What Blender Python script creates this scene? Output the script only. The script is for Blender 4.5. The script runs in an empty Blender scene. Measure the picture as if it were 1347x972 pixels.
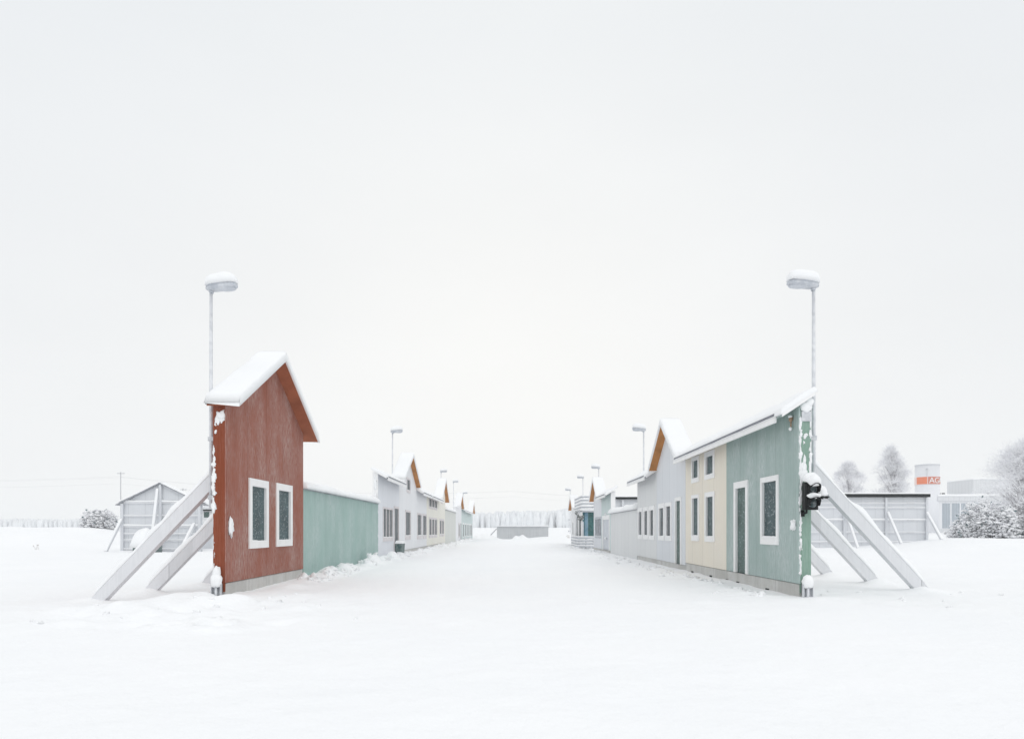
import bpy, math, random
import numpy as np
from mathutils import Vector, Matrix, noise as mnoise
R = math.radians
random.seed(7)
scene = bpy.context.scene
COL = scene.collection

# ------------------------------------------------------------------ camera, sky, sun, exposure
cd = bpy.data.cameras.new('camera'); cam = bpy.data.objects.new('camera', cd); COL.objects.link(cam)
cam.location = (0, 0, 1.5); cam.rotation_euler = (R(90), 0, 0)
cd.sensor_width = 36; cd.lens = 22.45; cd.shift_y = 0.1566; cd.clip_start = 0.1; cd.clip_end = 4000
scene.camera = cam

world = bpy.data.worlds.new('World'); scene.world = world; world.use_nodes = True
SUN_EL, SUN_AZ = 48, 180        # overcast: a weak, very soft sun behind the camera
def build_world():
    nt = world.node_tree; n = nt.nodes; l = nt.links; n.clear()
    out = n.new('ShaderNodeOutputWorld'); bg = n.new('ShaderNodeBackground'); bg.inputs['Strength'].default_value = 0.1
    l.new(bg.outputs[0], out.inputs[0])
    sky = n.new('ShaderNodeTexSky'); sky.sky_type = 'NISHITA'; sky.sun_disc = False
    sky.sun_elevation = R(SUN_EL); sky.sun_rotation = R(SUN_AZ)
    hsv = n.new('ShaderNodeHueSaturation'); hsv.inputs['Saturation'].default_value = 0.15
    l.new(sky.outputs[0], hsv.inputs['Color'])
    tc = n.new('ShaderNodeTexCoord'); sep = n.new('ShaderNodeSeparateXYZ'); l.new(tc.outputs['Generated'], sep.inputs[0])
    asin = n.new('ShaderNodeMath'); asin.operation = 'ARCSINE'; l.new(sep.outputs['Z'], asin.inputs[0])
    mr = n.new('ShaderNodeMapRange'); mr.inputs['From Min'].default_value = 0; mr.inputs['From Max'].default_value = math.pi/2
    l.new(asin.outputs[0], mr.inputs['Value'])
    ramp = n.new('ShaderNodeValToRGB'); l.new(mr.outputs[0], ramp.inputs['Fac'])
    stops = [(0.0, (.895,.912,.922)), (.10, (.893,.912,.925)), (.22, (.878,.90,.92)), (.42, (.850,.882,.912)), (.48, (.86,.887,.912)), (.56, (.98,.99,1.0)), (1.0, (1.0,1.01,1.02))]
    cr = ramp.color_ramp
    while len(cr.elements) < len(stops): cr.elements.new(.5)
    for e, (p, c) in zip(cr.elements, stops): e.position = p; e.color = (*c, 1)
    # the bright patch of thin cloud low ahead
    dot = n.new('ShaderNodeVectorMath'); dot.operation = 'DOT_PRODUCT'; l.new(tc.outputs['Generated'], dot.inputs[0])
    dot.inputs[1].default_value = (0, math.cos(R(15)), math.sin(R(15)))
    mx = n.new('ShaderNodeMath'); mx.operation = 'MAXIMUM'; mx.inputs[1].default_value = 0; l.new(dot.outputs['Value'], mx.inputs[0])
    pw = n.new('ShaderNodeMath'); pw.operation = 'POWER'; pw.inputs[1].default_value = 9; l.new(mx.outputs[0], pw.inputs[0])
    gl = n.new('ShaderNodeMixRGB'); gl.blend_type = 'ADD'; gl.inputs['Color2'].default_value = (.090,.070,.036,1)
    l.new(pw.outputs[0], gl.inputs['Fac']); l.new(ramp.outputs[0], gl.inputs['Color1'])
    # faint cloud structure
    nz = n.new('ShaderNodeTexNoise'); nz.inputs['Scale'].default_value = 2.2; nz.inputs['Detail'].default_value = 4
    mp = n.new('ShaderNodeMapping'); mp.inputs['Scale'].default_value = (1,1,2.5); l.new(tc.outputs['Generated'], mp.inputs[0]); l.new(mp.outputs[0], nz.inputs['Vector'])
    mr2 = n.new('ShaderNodeMapRange'); mr2.inputs['To Min'].default_value = .96*10; mr2.inputs['To Max'].default_value = 1.04*10
    l.new(nz.outputs['Fac'], mr2.inputs['Value'])
    sc_ = n.new('ShaderNodeVectorMath'); sc_.operation = 'SCALE'; l.new(gl.outputs[0], sc_.inputs[0]); l.new(mr2.outputs[0], sc_.inputs['Scale'])
    mix = n.new('ShaderNodeMixRGB'); mix.inputs['Fac'].default_value = 0.04
    l.new(sc_.outputs[0], mix.inputs['Color1']); l.new(hsv.outputs[0], mix.inputs['Color2'])
    l.new(mix.outputs[0], bg.inputs['Color'])
build_world()
sd = bpy.data.lights.new('sun', 'SUN'); sd.energy = 0.55; sd.angle = R(40); sd.color = (1, .98, .95)
sun = bpy.data.objects.new('sun', sd); COL.objects.link(sun)
sun.rotation_euler = Vector((-.25, math.cos(R(SUN_EL)), -math.sin(R(SUN_EL)))).to_track_quat('-Z', 'Y').to_euler()
vs = scene.view_settings
vs.view_transform = 'Standard'; vs.look = 'None'; vs.exposure = 0.0; vs.gamma = 1.0
scene.render.engine = 'CYCLES'
scene.cycles.use_denoising = True
scene.cycles.max_bounces = 8; scene.cycles.diffuse_bounces = 5; scene.cycles.volume_bounces = 2

# ------------------------------------------------------------------ materials
MATS = {}
def base_mat(name):
    m = bpy.data.materials.new(name); m.use_nodes = True
    nt = m.node_tree; p = nt.nodes['Principled BSDF']
    return m, nt, p
def N(nt, t, **kw):
    n = nt.nodes.new(t)
    for k, v in kw.items():
        if k in n.inputs: n.inputs[k].default_value = v
        else: setattr(n, k, v)
    return n
def math_(nt, op, a, b=None):
    n = nt.nodes.new('ShaderNodeMath'); n.operation = op
    for i, v in enumerate((a, b)):
        if v is None: continue
        if isinstance(v, (int, float)): n.inputs[i].default_value = v
        else: nt.links.new(v, n.inputs[i])
    return n.outputs[0]
def mixc(nt, fac, a, b, blend='MIX'):
    n = nt.nodes.new('ShaderNodeMixRGB'); n.blend_type = blend
    for i, v in zip(('Fac', 'Color1', 'Color2'), (fac, a, b)):
        if isinstance(v, (int, float)): n.inputs[i].default_value = v
        elif isinstance(v, tuple): n.inputs[i].default_value = (*v, 1)
        else: nt.links.new(v, n.inputs[i])
    return n.outputs[0]
def noise_(nt, scale3, detail=3, coord='Object', scale=1.0, rough=.5):
    tc = N(nt, 'ShaderNodeTexCoord'); mp = N(nt, 'ShaderNodeMapping'); mp.inputs['Scale'].default_value = scale3
    nt.links.new(tc.outputs[coord], mp.inputs[0])
    nz = N(nt, 'ShaderNodeTexNoise', Scale=scale, Detail=detail, Roughness=rough); nt.links.new(mp.outputs[0], nz.inputs['Vector'])
    return nz.outputs['Fac']
def ramp_(nt, v, lo, hi, a=0.0, b=1.0):
    n = N(nt, 'ShaderNodeMapRange'); n.inputs['From Min'].default_value = lo; n.inputs['From Max'].default_value = hi
    n.inputs['To Min'].default_value = a; n.inputs['To Max'].default_value = b; nt.links.new(v, n.inputs['Value'])
    return n.outputs[0]
def bump_(nt, p, h, strength=.3, dist=.02, prev=None):
    b = N(nt, 'ShaderNodeBump', Strength=strength, Distance=dist); nt.links.new(h, b.inputs['Height'])
    if prev is not None: nt.links.new(prev, b.inputs['Normal'])
    nt.links.new(b.outputs[0], p.inputs['Normal']); return b.outputs[0]

def mat_snow(name, col=(.935,.942,.952), bump=.35):
    m, nt, p = base_mat(name)
    p.inputs['Roughness'].default_value = .85; p.inputs['Specular IOR Level'].default_value = .12
    v = noise_(nt, (1,1,1), 4, scale=.35)
    nt.links.new(mixc(nt, ramp_(nt, v, .3, .7), (col[0]*.975, col[1]*.98, col[2]*.985), col), p.inputs['Base Color'])
    b = bump_(nt, p, noise_(nt, (1,1,1), 5, scale=3.0, rough=.6), bump, .08)
    bump_(nt, p, noise_(nt, (1,1,1), 3, scale=45.0, rough=.7), bump*.6, .008, b)
    return m
SNOW = mat_snow('snow', bump=.5)
SNOW_CAP = mat_snow('settled snow', (.93,.937,.945), .18)

def mat_board(name, col, groove=.12, gdepth=.5, joint=1.2, streak=.16, frost=.18, frostcol=(.78,.79,.81), rough=.8, dirt=0.0, spec=.10, horiz=False, gline=.16):
    """vertical board cladding with joints, weather streaks and a film of frost"""
    m, nt, p = base_mat(name); L = nt.links
    tc = N(nt, 'ShaderNodeTexCoord'); sep = N(nt, 'ShaderNodeSeparateXYZ'); L.new(tc.outputs['Object'], sep.inputs[0])
    if horiz: u = sep.outputs['Z']
    else: u = math_(nt, 'ADD', sep.outputs['X'], sep.outputs['Y'])
    st = noise_(nt, (7,7,.35), 4, scale=1.0, rough=.65)
    st2 = noise_(nt, (38,38,.7), 3, scale=1.0, rough=.7)
    # each board its own slight shade
    cell = math_(nt, 'FLOOR', math_(nt, 'DIVIDE', u, joint))
    wn = N(nt, 'ShaderNodeTexWhiteNoise', noise_dimensions='1D'); L.new(cell, wn.inputs['W'])
    c = mixc(nt, ramp_(nt, wn.outputs['Value'], 0, 1, 0, .10), col, tuple(x*.7 for x in col))
    c = mixc(nt, ramp_(nt, st, .35, .75, 0, streak), c, tuple(x*.55 for x in col))
    c = mixc(nt, ramp_(nt, st2, .42, .66, 0, streak*1.6), c, tuple(min(1, x*1.35+.02) for x in col))
    fz = noise_(nt, (1.1,1.1,.55), 5, scale=1.0, rough=.62)
    fine = noise_(nt, (46,46,5), 2, scale=1.0, rough=.7)
    ff = math_(nt, 'MULTIPLY', ramp_(nt, fz, .34, .68), ramp_(nt, fine, .40, .60))
    c = mixc(nt, math_(nt, 'MULTIPLY', ff, frost*1.9), c, frostcol)
    # grooves and joints
    fr = math_(nt, 'FRACT', math_(nt, 'DIVIDE', u, groove))
    g = math_(nt, 'LESS_THAN', fr, .13)
    c = mixc(nt, math_(nt, 'MULTIPLY', g, gline), c, tuple(x*.45 for x in col))
    fj = math_(nt, 'FRACT', math_(nt, 'DIVIDE', u, joint))
    j = math_(nt, 'LESS_THAN', fj, .012/joint)
    c = mixc(nt, math_(nt, 'MULTIPLY', j, .7), c, tuple(x*.4 for x in col))
    if dirt:
        c = mixc(nt, ramp_(nt, noise_(nt, (2,2,2), 5), .45, .75, 0, dirt), c, (.16,.15,.13))
    L.new(c, p.inputs['Base Color'])
    p.inputs['Roughness'].default_value = rough; p.inputs['Specular IOR Level'].default_value = spec
    h = math_(nt, 'ADD', math_(nt, 'MULTIPLY', math_(nt, 'ADD', g, j), -1.0), math_(nt, 'MULTIPLY', st2, .35))
    bump_(nt, p, h, gdepth, .012)
    return m
def mat_plain(name, col, rough=.6, var=.12, metal=0.0, frost=0.0, spec=.15, scale=4.0, emit=None):
    m, nt, p = base_mat(name)
    c = mixc(nt, ramp_(nt, noise_(nt, (1,1,1), 4, scale=scale), .3, .7, 0, 1), tuple(x*(1-var) for x in col), tuple(min(1, x*(1+var)) for x in col))
    if frost: c = mixc(nt, ramp_(nt, noise_(nt, (1,1,1), 5, scale=6, rough=.7), .42, .6, 0, frost), c, (.83,.84,.86))
    nt.links.new(c, p.inputs['Base Color'])
    p.inputs['Roughness'].default_value = rough; p.inputs['Metallic'].default_value = metal; p.inputs['Specular IOR Level'].default_value = spec
    return m
def mat_pane(name, col):
    """dark window with frost flecks on it"""
    m, nt, p = base_mat(name)
    a = ramp_(nt, noise_(nt, (1,1,1), 2, scale=19, rough=.8), .585, .64)
    b = ramp_(nt, noise_(nt, (1,1,1), 3, scale=2.0), .35, .65)
    c = mixc(nt, b, tuple(x*.85 for x in col), tuple(x*1.25 for x in col))
    c = mixc(nt, math_(nt, 'MULTIPLY', a, .5), c, (.6,.64,.66))
    nt.links.new(c, p.inputs['Base Color']); p.inputs['Roughness'].default_value = .5; p.inputs['Specular IOR Level'].default_value = .2
    return m
M = dict(
    red=mat_board('weathered red boards', (.312,.115,.080), groove=.11, frost=.27, streak=.26, frostcol=(.60,.55,.53)),
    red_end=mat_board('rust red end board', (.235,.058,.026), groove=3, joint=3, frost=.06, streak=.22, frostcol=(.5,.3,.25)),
    green=mat_board('sage green boards', (.36,.458,.436), frost=.26, streak=.16),
    green_low=mat_board('mint green boards', (.355,.495,.462), frost=.22, streak=.14),
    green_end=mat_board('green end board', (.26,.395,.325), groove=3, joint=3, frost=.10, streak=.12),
    beige=mat_board('cream boards', (.85,.79,.68), frost=.22, streak=.10, gline=.07, frostcol=(.85,.84,.82)),
    cream=mat_board('pale cream boards', (.86,.84,.76), frost=.2, streak=.08, gline=.07),
    grey=mat_board('pale blue grey boards', (.74,.765,.80), frost=.25, streak=.09, gline=.08),
    pale=mat_board('pale warm grey boards', (.76,.77,.77), frost=.25, streak=.09, gline=.08),
    white=mat_board('white boards', (.84,.85,.87), frost=.2, streak=.06, gline=.08),
    bluewhite=mat_board('cold white boards', (.78,.80,.84), frost=.2, streak=.08, gline=.08),
    olive=mat_board('grey green boards', (.70,.715,.68), frost=.2, streak=.12),
    ltgreen=mat_board('pale sea green boards', (.60,.70,.69), frost=.25, streak=.10),
    greyboard=mat_board('unpainted grey boards', (.68,.70,.73), groove=.16, frost=.25, streak=.08, gline=.04),
    greyplank=mat_board('grey planks', (.50,.515,.53), groove=.3, joint=2.4, frost=.2, streak=.22),
    brace=mat_board('whitewashed timber', (.735,.745,.77), groove=5, joint=5, frost=.3, streak=.10, frostcol=(.82,.83,.85)),
    concrete=mat_board('concrete blocks', (.56,.555,.53), groove=9, joint=1.3, frost=.25, streak=.22, dirt=.12),
    trim=mat_plain('white trim', (.88,.88,.88), .6, .03),
    pane=mat_pane('dark window pane', (.062,.098,.105)),
    pane_far=mat_pane('grey window pane', (.105,.12,.13)),
    doorleaf=mat_pane('dark green door', (.085,.135,.125)),
    ply=mat_plain('orange plywood', (.45,.20,.065), .6, .22, scale=2.2),
    ply_red=mat_plain('red brown plywood', (.37,.125,.065), .6, .2, scale=2.2),
    tar=mat_plain('black roofing felt', (.012,.015,.017), .8, .2),
    sheet=mat_plain('grey roof sheet', (.27,.28,.31), .5, .1, frost=.3),
    gutter=mat_plain('dark grey gutter', (.20,.21,.24), .5, .1),
    galv=mat_plain('galvanised steel', (.55,.57,.60), .45, .12, metal=.35, frost=.5),
    pole=mat_plain('frosted pole', (.66,.68,.71), .5, .1, metal=.2, frost=.65),
    dark=mat_plain('black plastic', (.008,.010,.011), .5, .3),
    lens=mat_plain('unlit signal lens', (.03,.055,.06), .3, .3, frost=.25),
    frame=mat_plain('frosted grey frame', (.68,.64,.65), .6, .1, frost=.3),
    lamphead=mat_plain('pale lamp housing', (.50,.53,.58), .5, .1, frost=.4),
    lamp=mat_plain('lamp glass', (.55,.58,.63), .35, .05, frost=.3),
    teal=mat_plain('teal panels', (.05,.16,.20), .5, .25, frost=.06),
    tealgreen=mat_plain('dark teal green panels', (.03,.12,.12), .5, .25, frost=.06),
    blue=mat_plain('faded blue door', (.16,.30,.40), .5, .15, frost=.15),
    slat=mat_plain('snowy grey slats', (.50,.52,.56), .7, .15, frost=.3),
    evergreen=mat_plain('dark evergreen sprigs', (.035,.06,.05), .8, .3),
    bin=mat_plain('dark green bin', (.06,.11,.105), .55, .2, frost=.2),
    brass=mat_plain('brown lamp', (.36,.25,.17), .5, .2),
    orange=mat_plain('orange sign paint', (.80,.21,.09), .6, .04),
    pink=mat_plain('pale faded sign paint', (.83,.66,.62), .6, .04),
    signred=mat_plain('brick red lettering', (.62,.20,.14), .6, .04),
    facwhite=mat_board('factory white panels', (.83,.84,.865), groove=1.2, joint=3, frost=.15, streak=.06),
    facsmooth=mat_plain('smooth pale render', (.80,.81,.84), .8, .03),
    facgrey=mat_board('factory grey band', (.70,.715,.735), groove=1.2, joint=3, frost=.15, streak=.06),
    facdoor=mat_board('blue grey ribbed door', (.40,.45,.50), groove=.55, joint=1.1, frost=.15, streak=.1, gline=.5),
    bark=mat_plain('frosted bark', (.36,.34,.36), .9, .25, frost=.6),
    twig=mat_plain('frosted twigs', (.74,.735,.775), .9, .15, frost=.4, scale=1.5),
    rime=mat_plain('rime on twigs', (.92,.925,.94), .9, .04),
    leaf=mat_plain('cold green leaves', (.11,.165,.175), .8, .4, scale=1.5),
    wire=mat_plain('power cable', (.42,.43,.45), .6, .1),
    weed=mat_plain('dry weed', (.38,.34,.30), .9, .2),
    forest=mat_plain('frosted haze tinted forest', (.80,.82,.84), .95, .08, frost=.4, scale=.35),  # all three forest colours carry painted distance haze besides frost
    forest_pale=mat_plain('whiter frosted haze tinted forest', (.82,.84,.86), .95, .08, frost=.4, scale=.35),
    forest_dark=mat_plain('greyer frosted haze tinted forest', (.775,.80,.825), .95, .08, frost=.4, scale=.35),
)
M['snow'] = SNOW_CAP

# ------------------------------------------------------------------ mesh building
class MB:
    def __init__(s): s.v = []; s.f = []; s.m = []; s.smooth = []
    def face(s, pts, mi=0, smooth=False):
        i = len(s.v); s.v += [tuple(p) for p in pts]; s.f.append(tuple(range(i, i+len(pts)))); s.m.append(mi); s.smooth.append(smooth)
    def hexa(s, b, t, mi=0):
        """b, t: four bottom and four top points, same winding"""
        i = len(s.v); s.v += [tuple(p) for p in b] + [tuple(p) for p in t]
        for f in ((3,2,1,0), (4,5,6,7), (0,1,5,4), (1,2,6,5), (2,3,7,6), (3,0,4,7)):
            s.f.append(tuple(i+k for k in f)); s.m.append(mi); s.smooth.append(False)
    def box(s, p0, p1, mi=0):
        (x0,y0,z0),(x1,y1,z1) = p0, p1
        x0,x1 = min(x0,x1),max(x0,x1); y0,y1 = min(y0,y1),max(y0,y1); z0,z1 = min(z0,z1),max(z0,z1)
        s.hexa([(x0,y0,z0),(x1,y0,z0),(x1,y1,z0),(x0,y1,z0)], [(x0,y0,z1),(x1,y0,z1),(x1,y1,z1),(x0,y1,z1)], mi)
    def tube(s, pts, rad, n=8, mi=0, cap=True):
        pts = [Vector(p) for p in pts]
        if not isinstance(rad, (list, tuple)): rad = [rad]*len(pts)
        i0 = len(s.v); up = None
        for k, p in enumerate(pts):
            d = (pts[min(k+1, len(pts)-1)] - pts[max(k-1, 0)]).normalized()
            a = d.orthogonal().normalized() if up is None else (up - d*up.dot(d)).normalized()
            up = a; b = d.cross(a)
            for q in range(n):
                t = 2*math.pi*q/n; s.v.append(tuple(p + (a*math.cos(t) + b*math.sin(t))*rad[k]))
        for k in range(len(pts)-1):
            for q in range(n):
                s.f.append((i0+k*n+q, i0+k*n+(q+1)%n, i0+(k+1)*n+(q+1)%n, i0+(k+1)*n+q)); s.m.append(mi); s.smooth.append(True)
        if cap:
            s.f.append(tuple(i0+q for q in reversed(range(n)))); s.m.append(mi); s.smooth.append(False)
            s.f.append(tuple(i0+(len(pts)-1)*n+q for q in range(n))); s.m.append(mi); s.smooth.append(False)
    def beam(s, p, q, w, h, mi=0, side=(0,1,0)):
        """rectangular timber from p to q, w along `side`, h across"""
        p, q = Vector(p), Vector(q); d = (q-p).normalized(); sd_ = Vector(side); sd_ = (sd_ - d*sd_.dot(d)).normalized(); u = d.cross(sd_)
        c = [(-w/2,-h/2),(w/2,-h/2),(w/2,h/2),(-w/2,h/2)]
        s.hexa([p+sd_*a+u*b for a,b in c], [q+sd_*a+u*b for a,b in c], mi)
    def blob(s, c, r, nz=.25, seed=0, lat=7, lon=10, mi=0):
        """lumpy flattened ball of snow; r = (rx, ry, rz)"""
        i0 = len(s.v); c = Vector(c); off = Vector((seed*3.1, seed*1.7, seed*.9))
        for a in range(lat+1):
            th = math.pi*a/lat
            for b in range(lon):
                ph = 2*math.pi*b/lon
                d = Vector((math.sin(th)*math.cos(ph), math.sin(th)*math.sin(ph), math.cos(th)))
                k = 1 + nz*mnoise.noise(d*1.7 + off)
                s.v.append((c.x+d.x*r[0]*k, c.y+d.y*r[1]*k, c.z+d.z*r[2]*k))
        for a in range(lat):
            for b in range(lon):
                s.f.append((i0+a*lon+b, i0+(a+1)*lon+b, i0+(a+1)*lon+(b+1)%lon, i0+a*lon+(b+1)%lon)); s.m.append(mi); s.smooth.append(True)
    def snow(s, p00, p10, p11, p01, th, nx, ny, nz=.25, seed=0, pw=5, over=0.0, mi=0, sharp=.8):
        """rounded, lumpy layer of snow lying on the quad p00-p10-p11-p01 (x runs 00->10)"""
        P = [Vector(p) for p in (p00,p10,p11,p01)]; i0 = len(s.v)
        def q(u, v): return (P[0]*(1-u)+P[1]*u)*(1-v) + (P[3]*(1-u)+P[2]*u)*v
        lu = (P[1]-P[0]).length; lv = (P[3]-P[0]).length
        eu = min(.45, sharp*th/max(lu,.01)); ev = min(.45, sharp*th/max(lv,.01))
        def spread(n, e):   # rows packed near the two rims so the rim reads round
            a = [0, e*.06, e*.2, e*.5, e]; return a + [e+(1-2*e)*k/n for k in range(1, n)] + [1-t for t in reversed(a)]
        us, vs_ = spread(nx, eu), spread(ny, ev)
        def prof(t, e):
            d = min(t, 1-t)/e
            return 1.0 if d >= 1 else (1-(1-d)**2.6)**.5
        W = len(us)
        for v in vs_:
            for u in us:
                p = q(u, v); h = prof(u, eu)*prof(v, ev)
                n1 = mnoise.noise(Vector((p.x*1.3+seed*7, p.y*1.3, p.z*1.3))); n2 = mnoise.noise(Vector((p.x*4+seed*5, p.y*4, p.z*4)))
                c = q(.5,.5); o = Vector((0,0,0))
                if over:
                    if lv < lu:
                        o = (q(u,1)-q(u,0)).normalized()*over*(2*v-1)*(.4+1.2*abs(n1))
                n3 = mnoise.noise(Vector((p.x*11+seed*5, p.y*11, p.z*11)))
                p = p + o + Vector((0,0,th*h*(1+nz*n1+nz*.5*n2+.10*n3)))
                s.v.append(tuple(p))
        for b in range(len(vs_)-1):
            for a in range(W-1):
                s.f.append((i0+b*W+a, i0+b*W+a+1, i0+(b+1)*W+a+1, i0+(b+1)*W+a)); s.m.append(mi); s.smooth.append(True)
        rim = [i0+a for a in range(W)] + [i0+b*W+W-1 for b in range(1, len(vs_))] + [i0+(len(vs_)-1)*W+a for a in range(W-2, -1, -1)] + [i0+b*W for b in range(len(vs_)-2, 0, -1)]
        s.f.append(tuple(reversed(rim))); s.m.append(mi); s.smooth.append(False)
    def build(s, name, mats, parent=None, loc=None):
        me = bpy.data.meshes.new(name)
        o = bpy.data.objects.new(name, me); COL.objects.link(o)
        off = Vector((0,0,0))
        if parent is not None:
            o.parent = parent; r = parent
            while r is not None: off += r.location; r = r.parent
        elif loc is not None: off = Vector(loc); o.location = off
        me.from_pydata([(x-off.x, y-off.y, z-off.z) for x,y,z in s.v], [], s.f)
        for m in (mats if isinstance(mats, (list, tuple)) else [mats]): me.materials.append(m)
        me.polygons.foreach_set('material_index', s.m); me.polygons.foreach_set('use_smooth', s.smooth)
        me.validate(); me.update()
        return o
def tag(o, label, cat, group=None, kind='thing'):
    o['label'] = label; o['category'] = cat; o['kind'] = kind
    if group: o['group'] = group
    return o
def thing(name, label, cat, loc, group=None):
    o = bpy.data.objects.new(name, None); COL.objects.link(o); o.location = loc; o.empty_display_size = .3
    return tag(o, label, cat, group)
def copy_tree(o, parent=None):
    c = o.copy(); COL.objects.link(c); c.parent = parent
    for ch in list(o.children): copy_tree(ch, c)
    return c

# ------------------------------------------------------------------ snow ground
def hash2(ix, iy, seed):
    h = np.sin(ix*127.1 + iy*311.7 + seed*74.7)*43758.5453
    return h - np.floor(h)
def vnoise(x, y, seed=0):
    ix, iy = np.floor(x), np.floor(y); fx, fy = x-ix, y-iy
    fx = fx*fx*fx*(fx*(fx*6-15)+10); fy = fy*fy*fy*(fy*(fy*6-15)+10)
    a = hash2(ix,iy,seed); b = hash2(ix+1,iy,seed); c = hash2(ix,iy+1,seed); d = hash2(ix+1,iy+1,seed)
    return (a*(1-fx)+b*fx)*(1-fy) + (c*(1-fx)+d*fx)*fy - .5
def fbm(x, y, seed=0, o=3):
    t = 0; a = 1
    for k in range(o): t = t + a*vnoise(x*2**k, y*2**k, seed+k); a *= .5
    return t
def sst(x, a, b):
    t = np.clip((x-a)/(b-a), 0, 1); return t*t*(3-2*t)
def ground(X, Y):
    X = np.asarray(X, float); Y = np.asarray(Y, float)
    far = sst(np.hypot(X, Y), 60, 200)
    z = .05*fbm(X*.22, Y*.22, 3, 3)*(1-.0*far) + .034*fbm(X*1.1, Y*1.1, 9, 3) + .010*fbm(X*2.2+Y*.4, Y*5.0, 13, 2)*sst(fbm(X*.25, Y*.25, 17, 2), -.1, .35)
    out = sst(np.abs(X), 8, 12)
    z = z + out*.10*fbm(X*.3, Y*.3, 21, 3)
    # hollow behind the left row
    z = z - .24*sst(-X, 6.8, 9)*sst(Y, 12, 16)*(1-sst(Y, 28, 42))
    # ploughed bank along the left row
    a = sst(Y, 17.5, 21)*(1-sst(Y, 108, 114))
    lump = np.clip(.65 + 1.1*vnoise(Y*.9, X*1.0, 31) + 1.5*vnoise(Y*2.1, X*2.0, 33) + 1.0*vnoise(Y*4.3, X*4.2, 34), .12, 1.9)
    z = z + a*.25*np.exp(-((X+6.0+.25*vnoise(Y*.8, Y*0, 36))/.33)**2)*lump*(1-.30*sst(Y, 31, 34))
    z = z + a*.06*sst(-X, 5.4, 6.2)*(1-sst(-X, 6.6, 7.2))
    a0 = sst(Y, 14.6, 16)*(1-sst(Y, 18, 21))
    z = z + a0*.10*np.exp(-((X+5.7)/.4)**2)*np.clip(.5+1.6*vnoise(Y*1.5, X*1.5, 35), 0, 1.6)
    # low scuffed bank along the right row
    a = sst(Y, 13.2, 15.5)*(1-sst(Y, 66, 72))
    lump = np.clip(.5 + 1.6*vnoise(Y*1.1, X*1.2, 41) + .7*vnoise(Y*2.8, X*2.4, 43), 0, 1.7)
    z = z + a*.085*np.exp(-((X-5.25)/.45)**2)*lump - a*.04*np.exp(-((X-6.1)/.3)**2)
    # churned snow by the foot of the left props
    ch = np.exp(-(((X+6.3)/2.6)**2 + ((Y-12.3)/2.4)**2))
    z = z + ch*(.30*fbm(X*1.0, Y*1.0, 51, 3) + .20*np.abs(vnoise(X*2.6, Y*2.6, 55)))
    ch = np.exp(-(((X-8.4)/2.0)**2 + ((Y-14.2)/1.5)**2)); z = z + ch*.10*fbm(X*1.3, Y*1.3, 57, 2)
    for (cx, cy, r, d) in ((-4.55,9.85,.20,.26), (-5.35,10.0,.22,.18), (-6.25,10.7,.25,.09), (-3.75,10.35,.2,.05), (-7.4,10.4,.3,.07), (2.6,13.4,.25,.03), (4.1,13.0,.22,.03), (-5.2,4.6+1.9,.25,.03)):
        rr = np.hypot(X-cx, Y-cy)/r; z = z + d*(-np.exp(-rr**2) + .42*np.exp(-((rr-1.7)/.55)**2))
    for (cx, cy) in ((-9.8,15.15),(-9.8,17.4),(-9.4,19.7),(10.05,15.75),(10.05,17.85),(10.05,20.4)):
        sx = np.sign(cx); z = z + .16*np.exp(-(((X-cx-.12*sx)/.42)**2+((Y-cy+.05)/.34)**2))*(.8+.8*vnoise(X*3, Y*3, 63))
    # faint old wheel tracks up the street
    for tx in (-1.6, .1, 2.1, 3.7):
        w = tx + .12*np.sin(Y*.13+tx); z = z - .016*np.exp(-((X-w)/.22)**2)*sst(Y, 6, 16)*(1-sst(Y, 60, 90))
    # snow-covered berms on either side, and the field rising to the wood
    z = z + 1.72*sst(Y, 49, 63)*sst(-X, 33.5, 43)*(1-.5*sst(Y, 120, 200)) + .10*fbm(X*.5, Y*.5, 61)*sst(-X, 34, 42)*sst(Y, 48, 56)
    z = z + .72*sst(X, 27, 37)*sst(Y, 42, 52)
    z = z + (2.2*sst(Y, 120, 230) + .35*fbm(X*.05, Y*.05, 71, 2)*sst(Y, 110, 160))*(1-.55*sst(np.abs(X), 40, 90))
    # drifts against the screen at the end of the street
    for (cx, cy, rx, ry, h) in ((.6,106.9,.55,.9,.62), (1.75,106.9,.6,.9,.7), (4.6,106.6,2.2,1,.3), (8.6,106,2.6,2,.7), (-4.6,108,1.8,1.5,.9)):
        z = z + h*np.exp(-(((X-cx)/rx)**2+((Y-cy)/ry)**2))
    z = z - .3*np.exp(-(((X+.9)/1.2)**2+((Y-107.0)/1.0)**2))
    return z
def gz(x, y): return float(ground(np.array([x]), np.array([y]))[0])
def axis(segs):
    out = [segs[0][0]]
    for (a, b, d0, d1) in segs:
        x = a
        while x < b - 1e-6:
            t = (x-a)/(b-a); x = min(b, x + d0 + (d1-d0)*t); out.append(x)
    return np.array(out)
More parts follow.
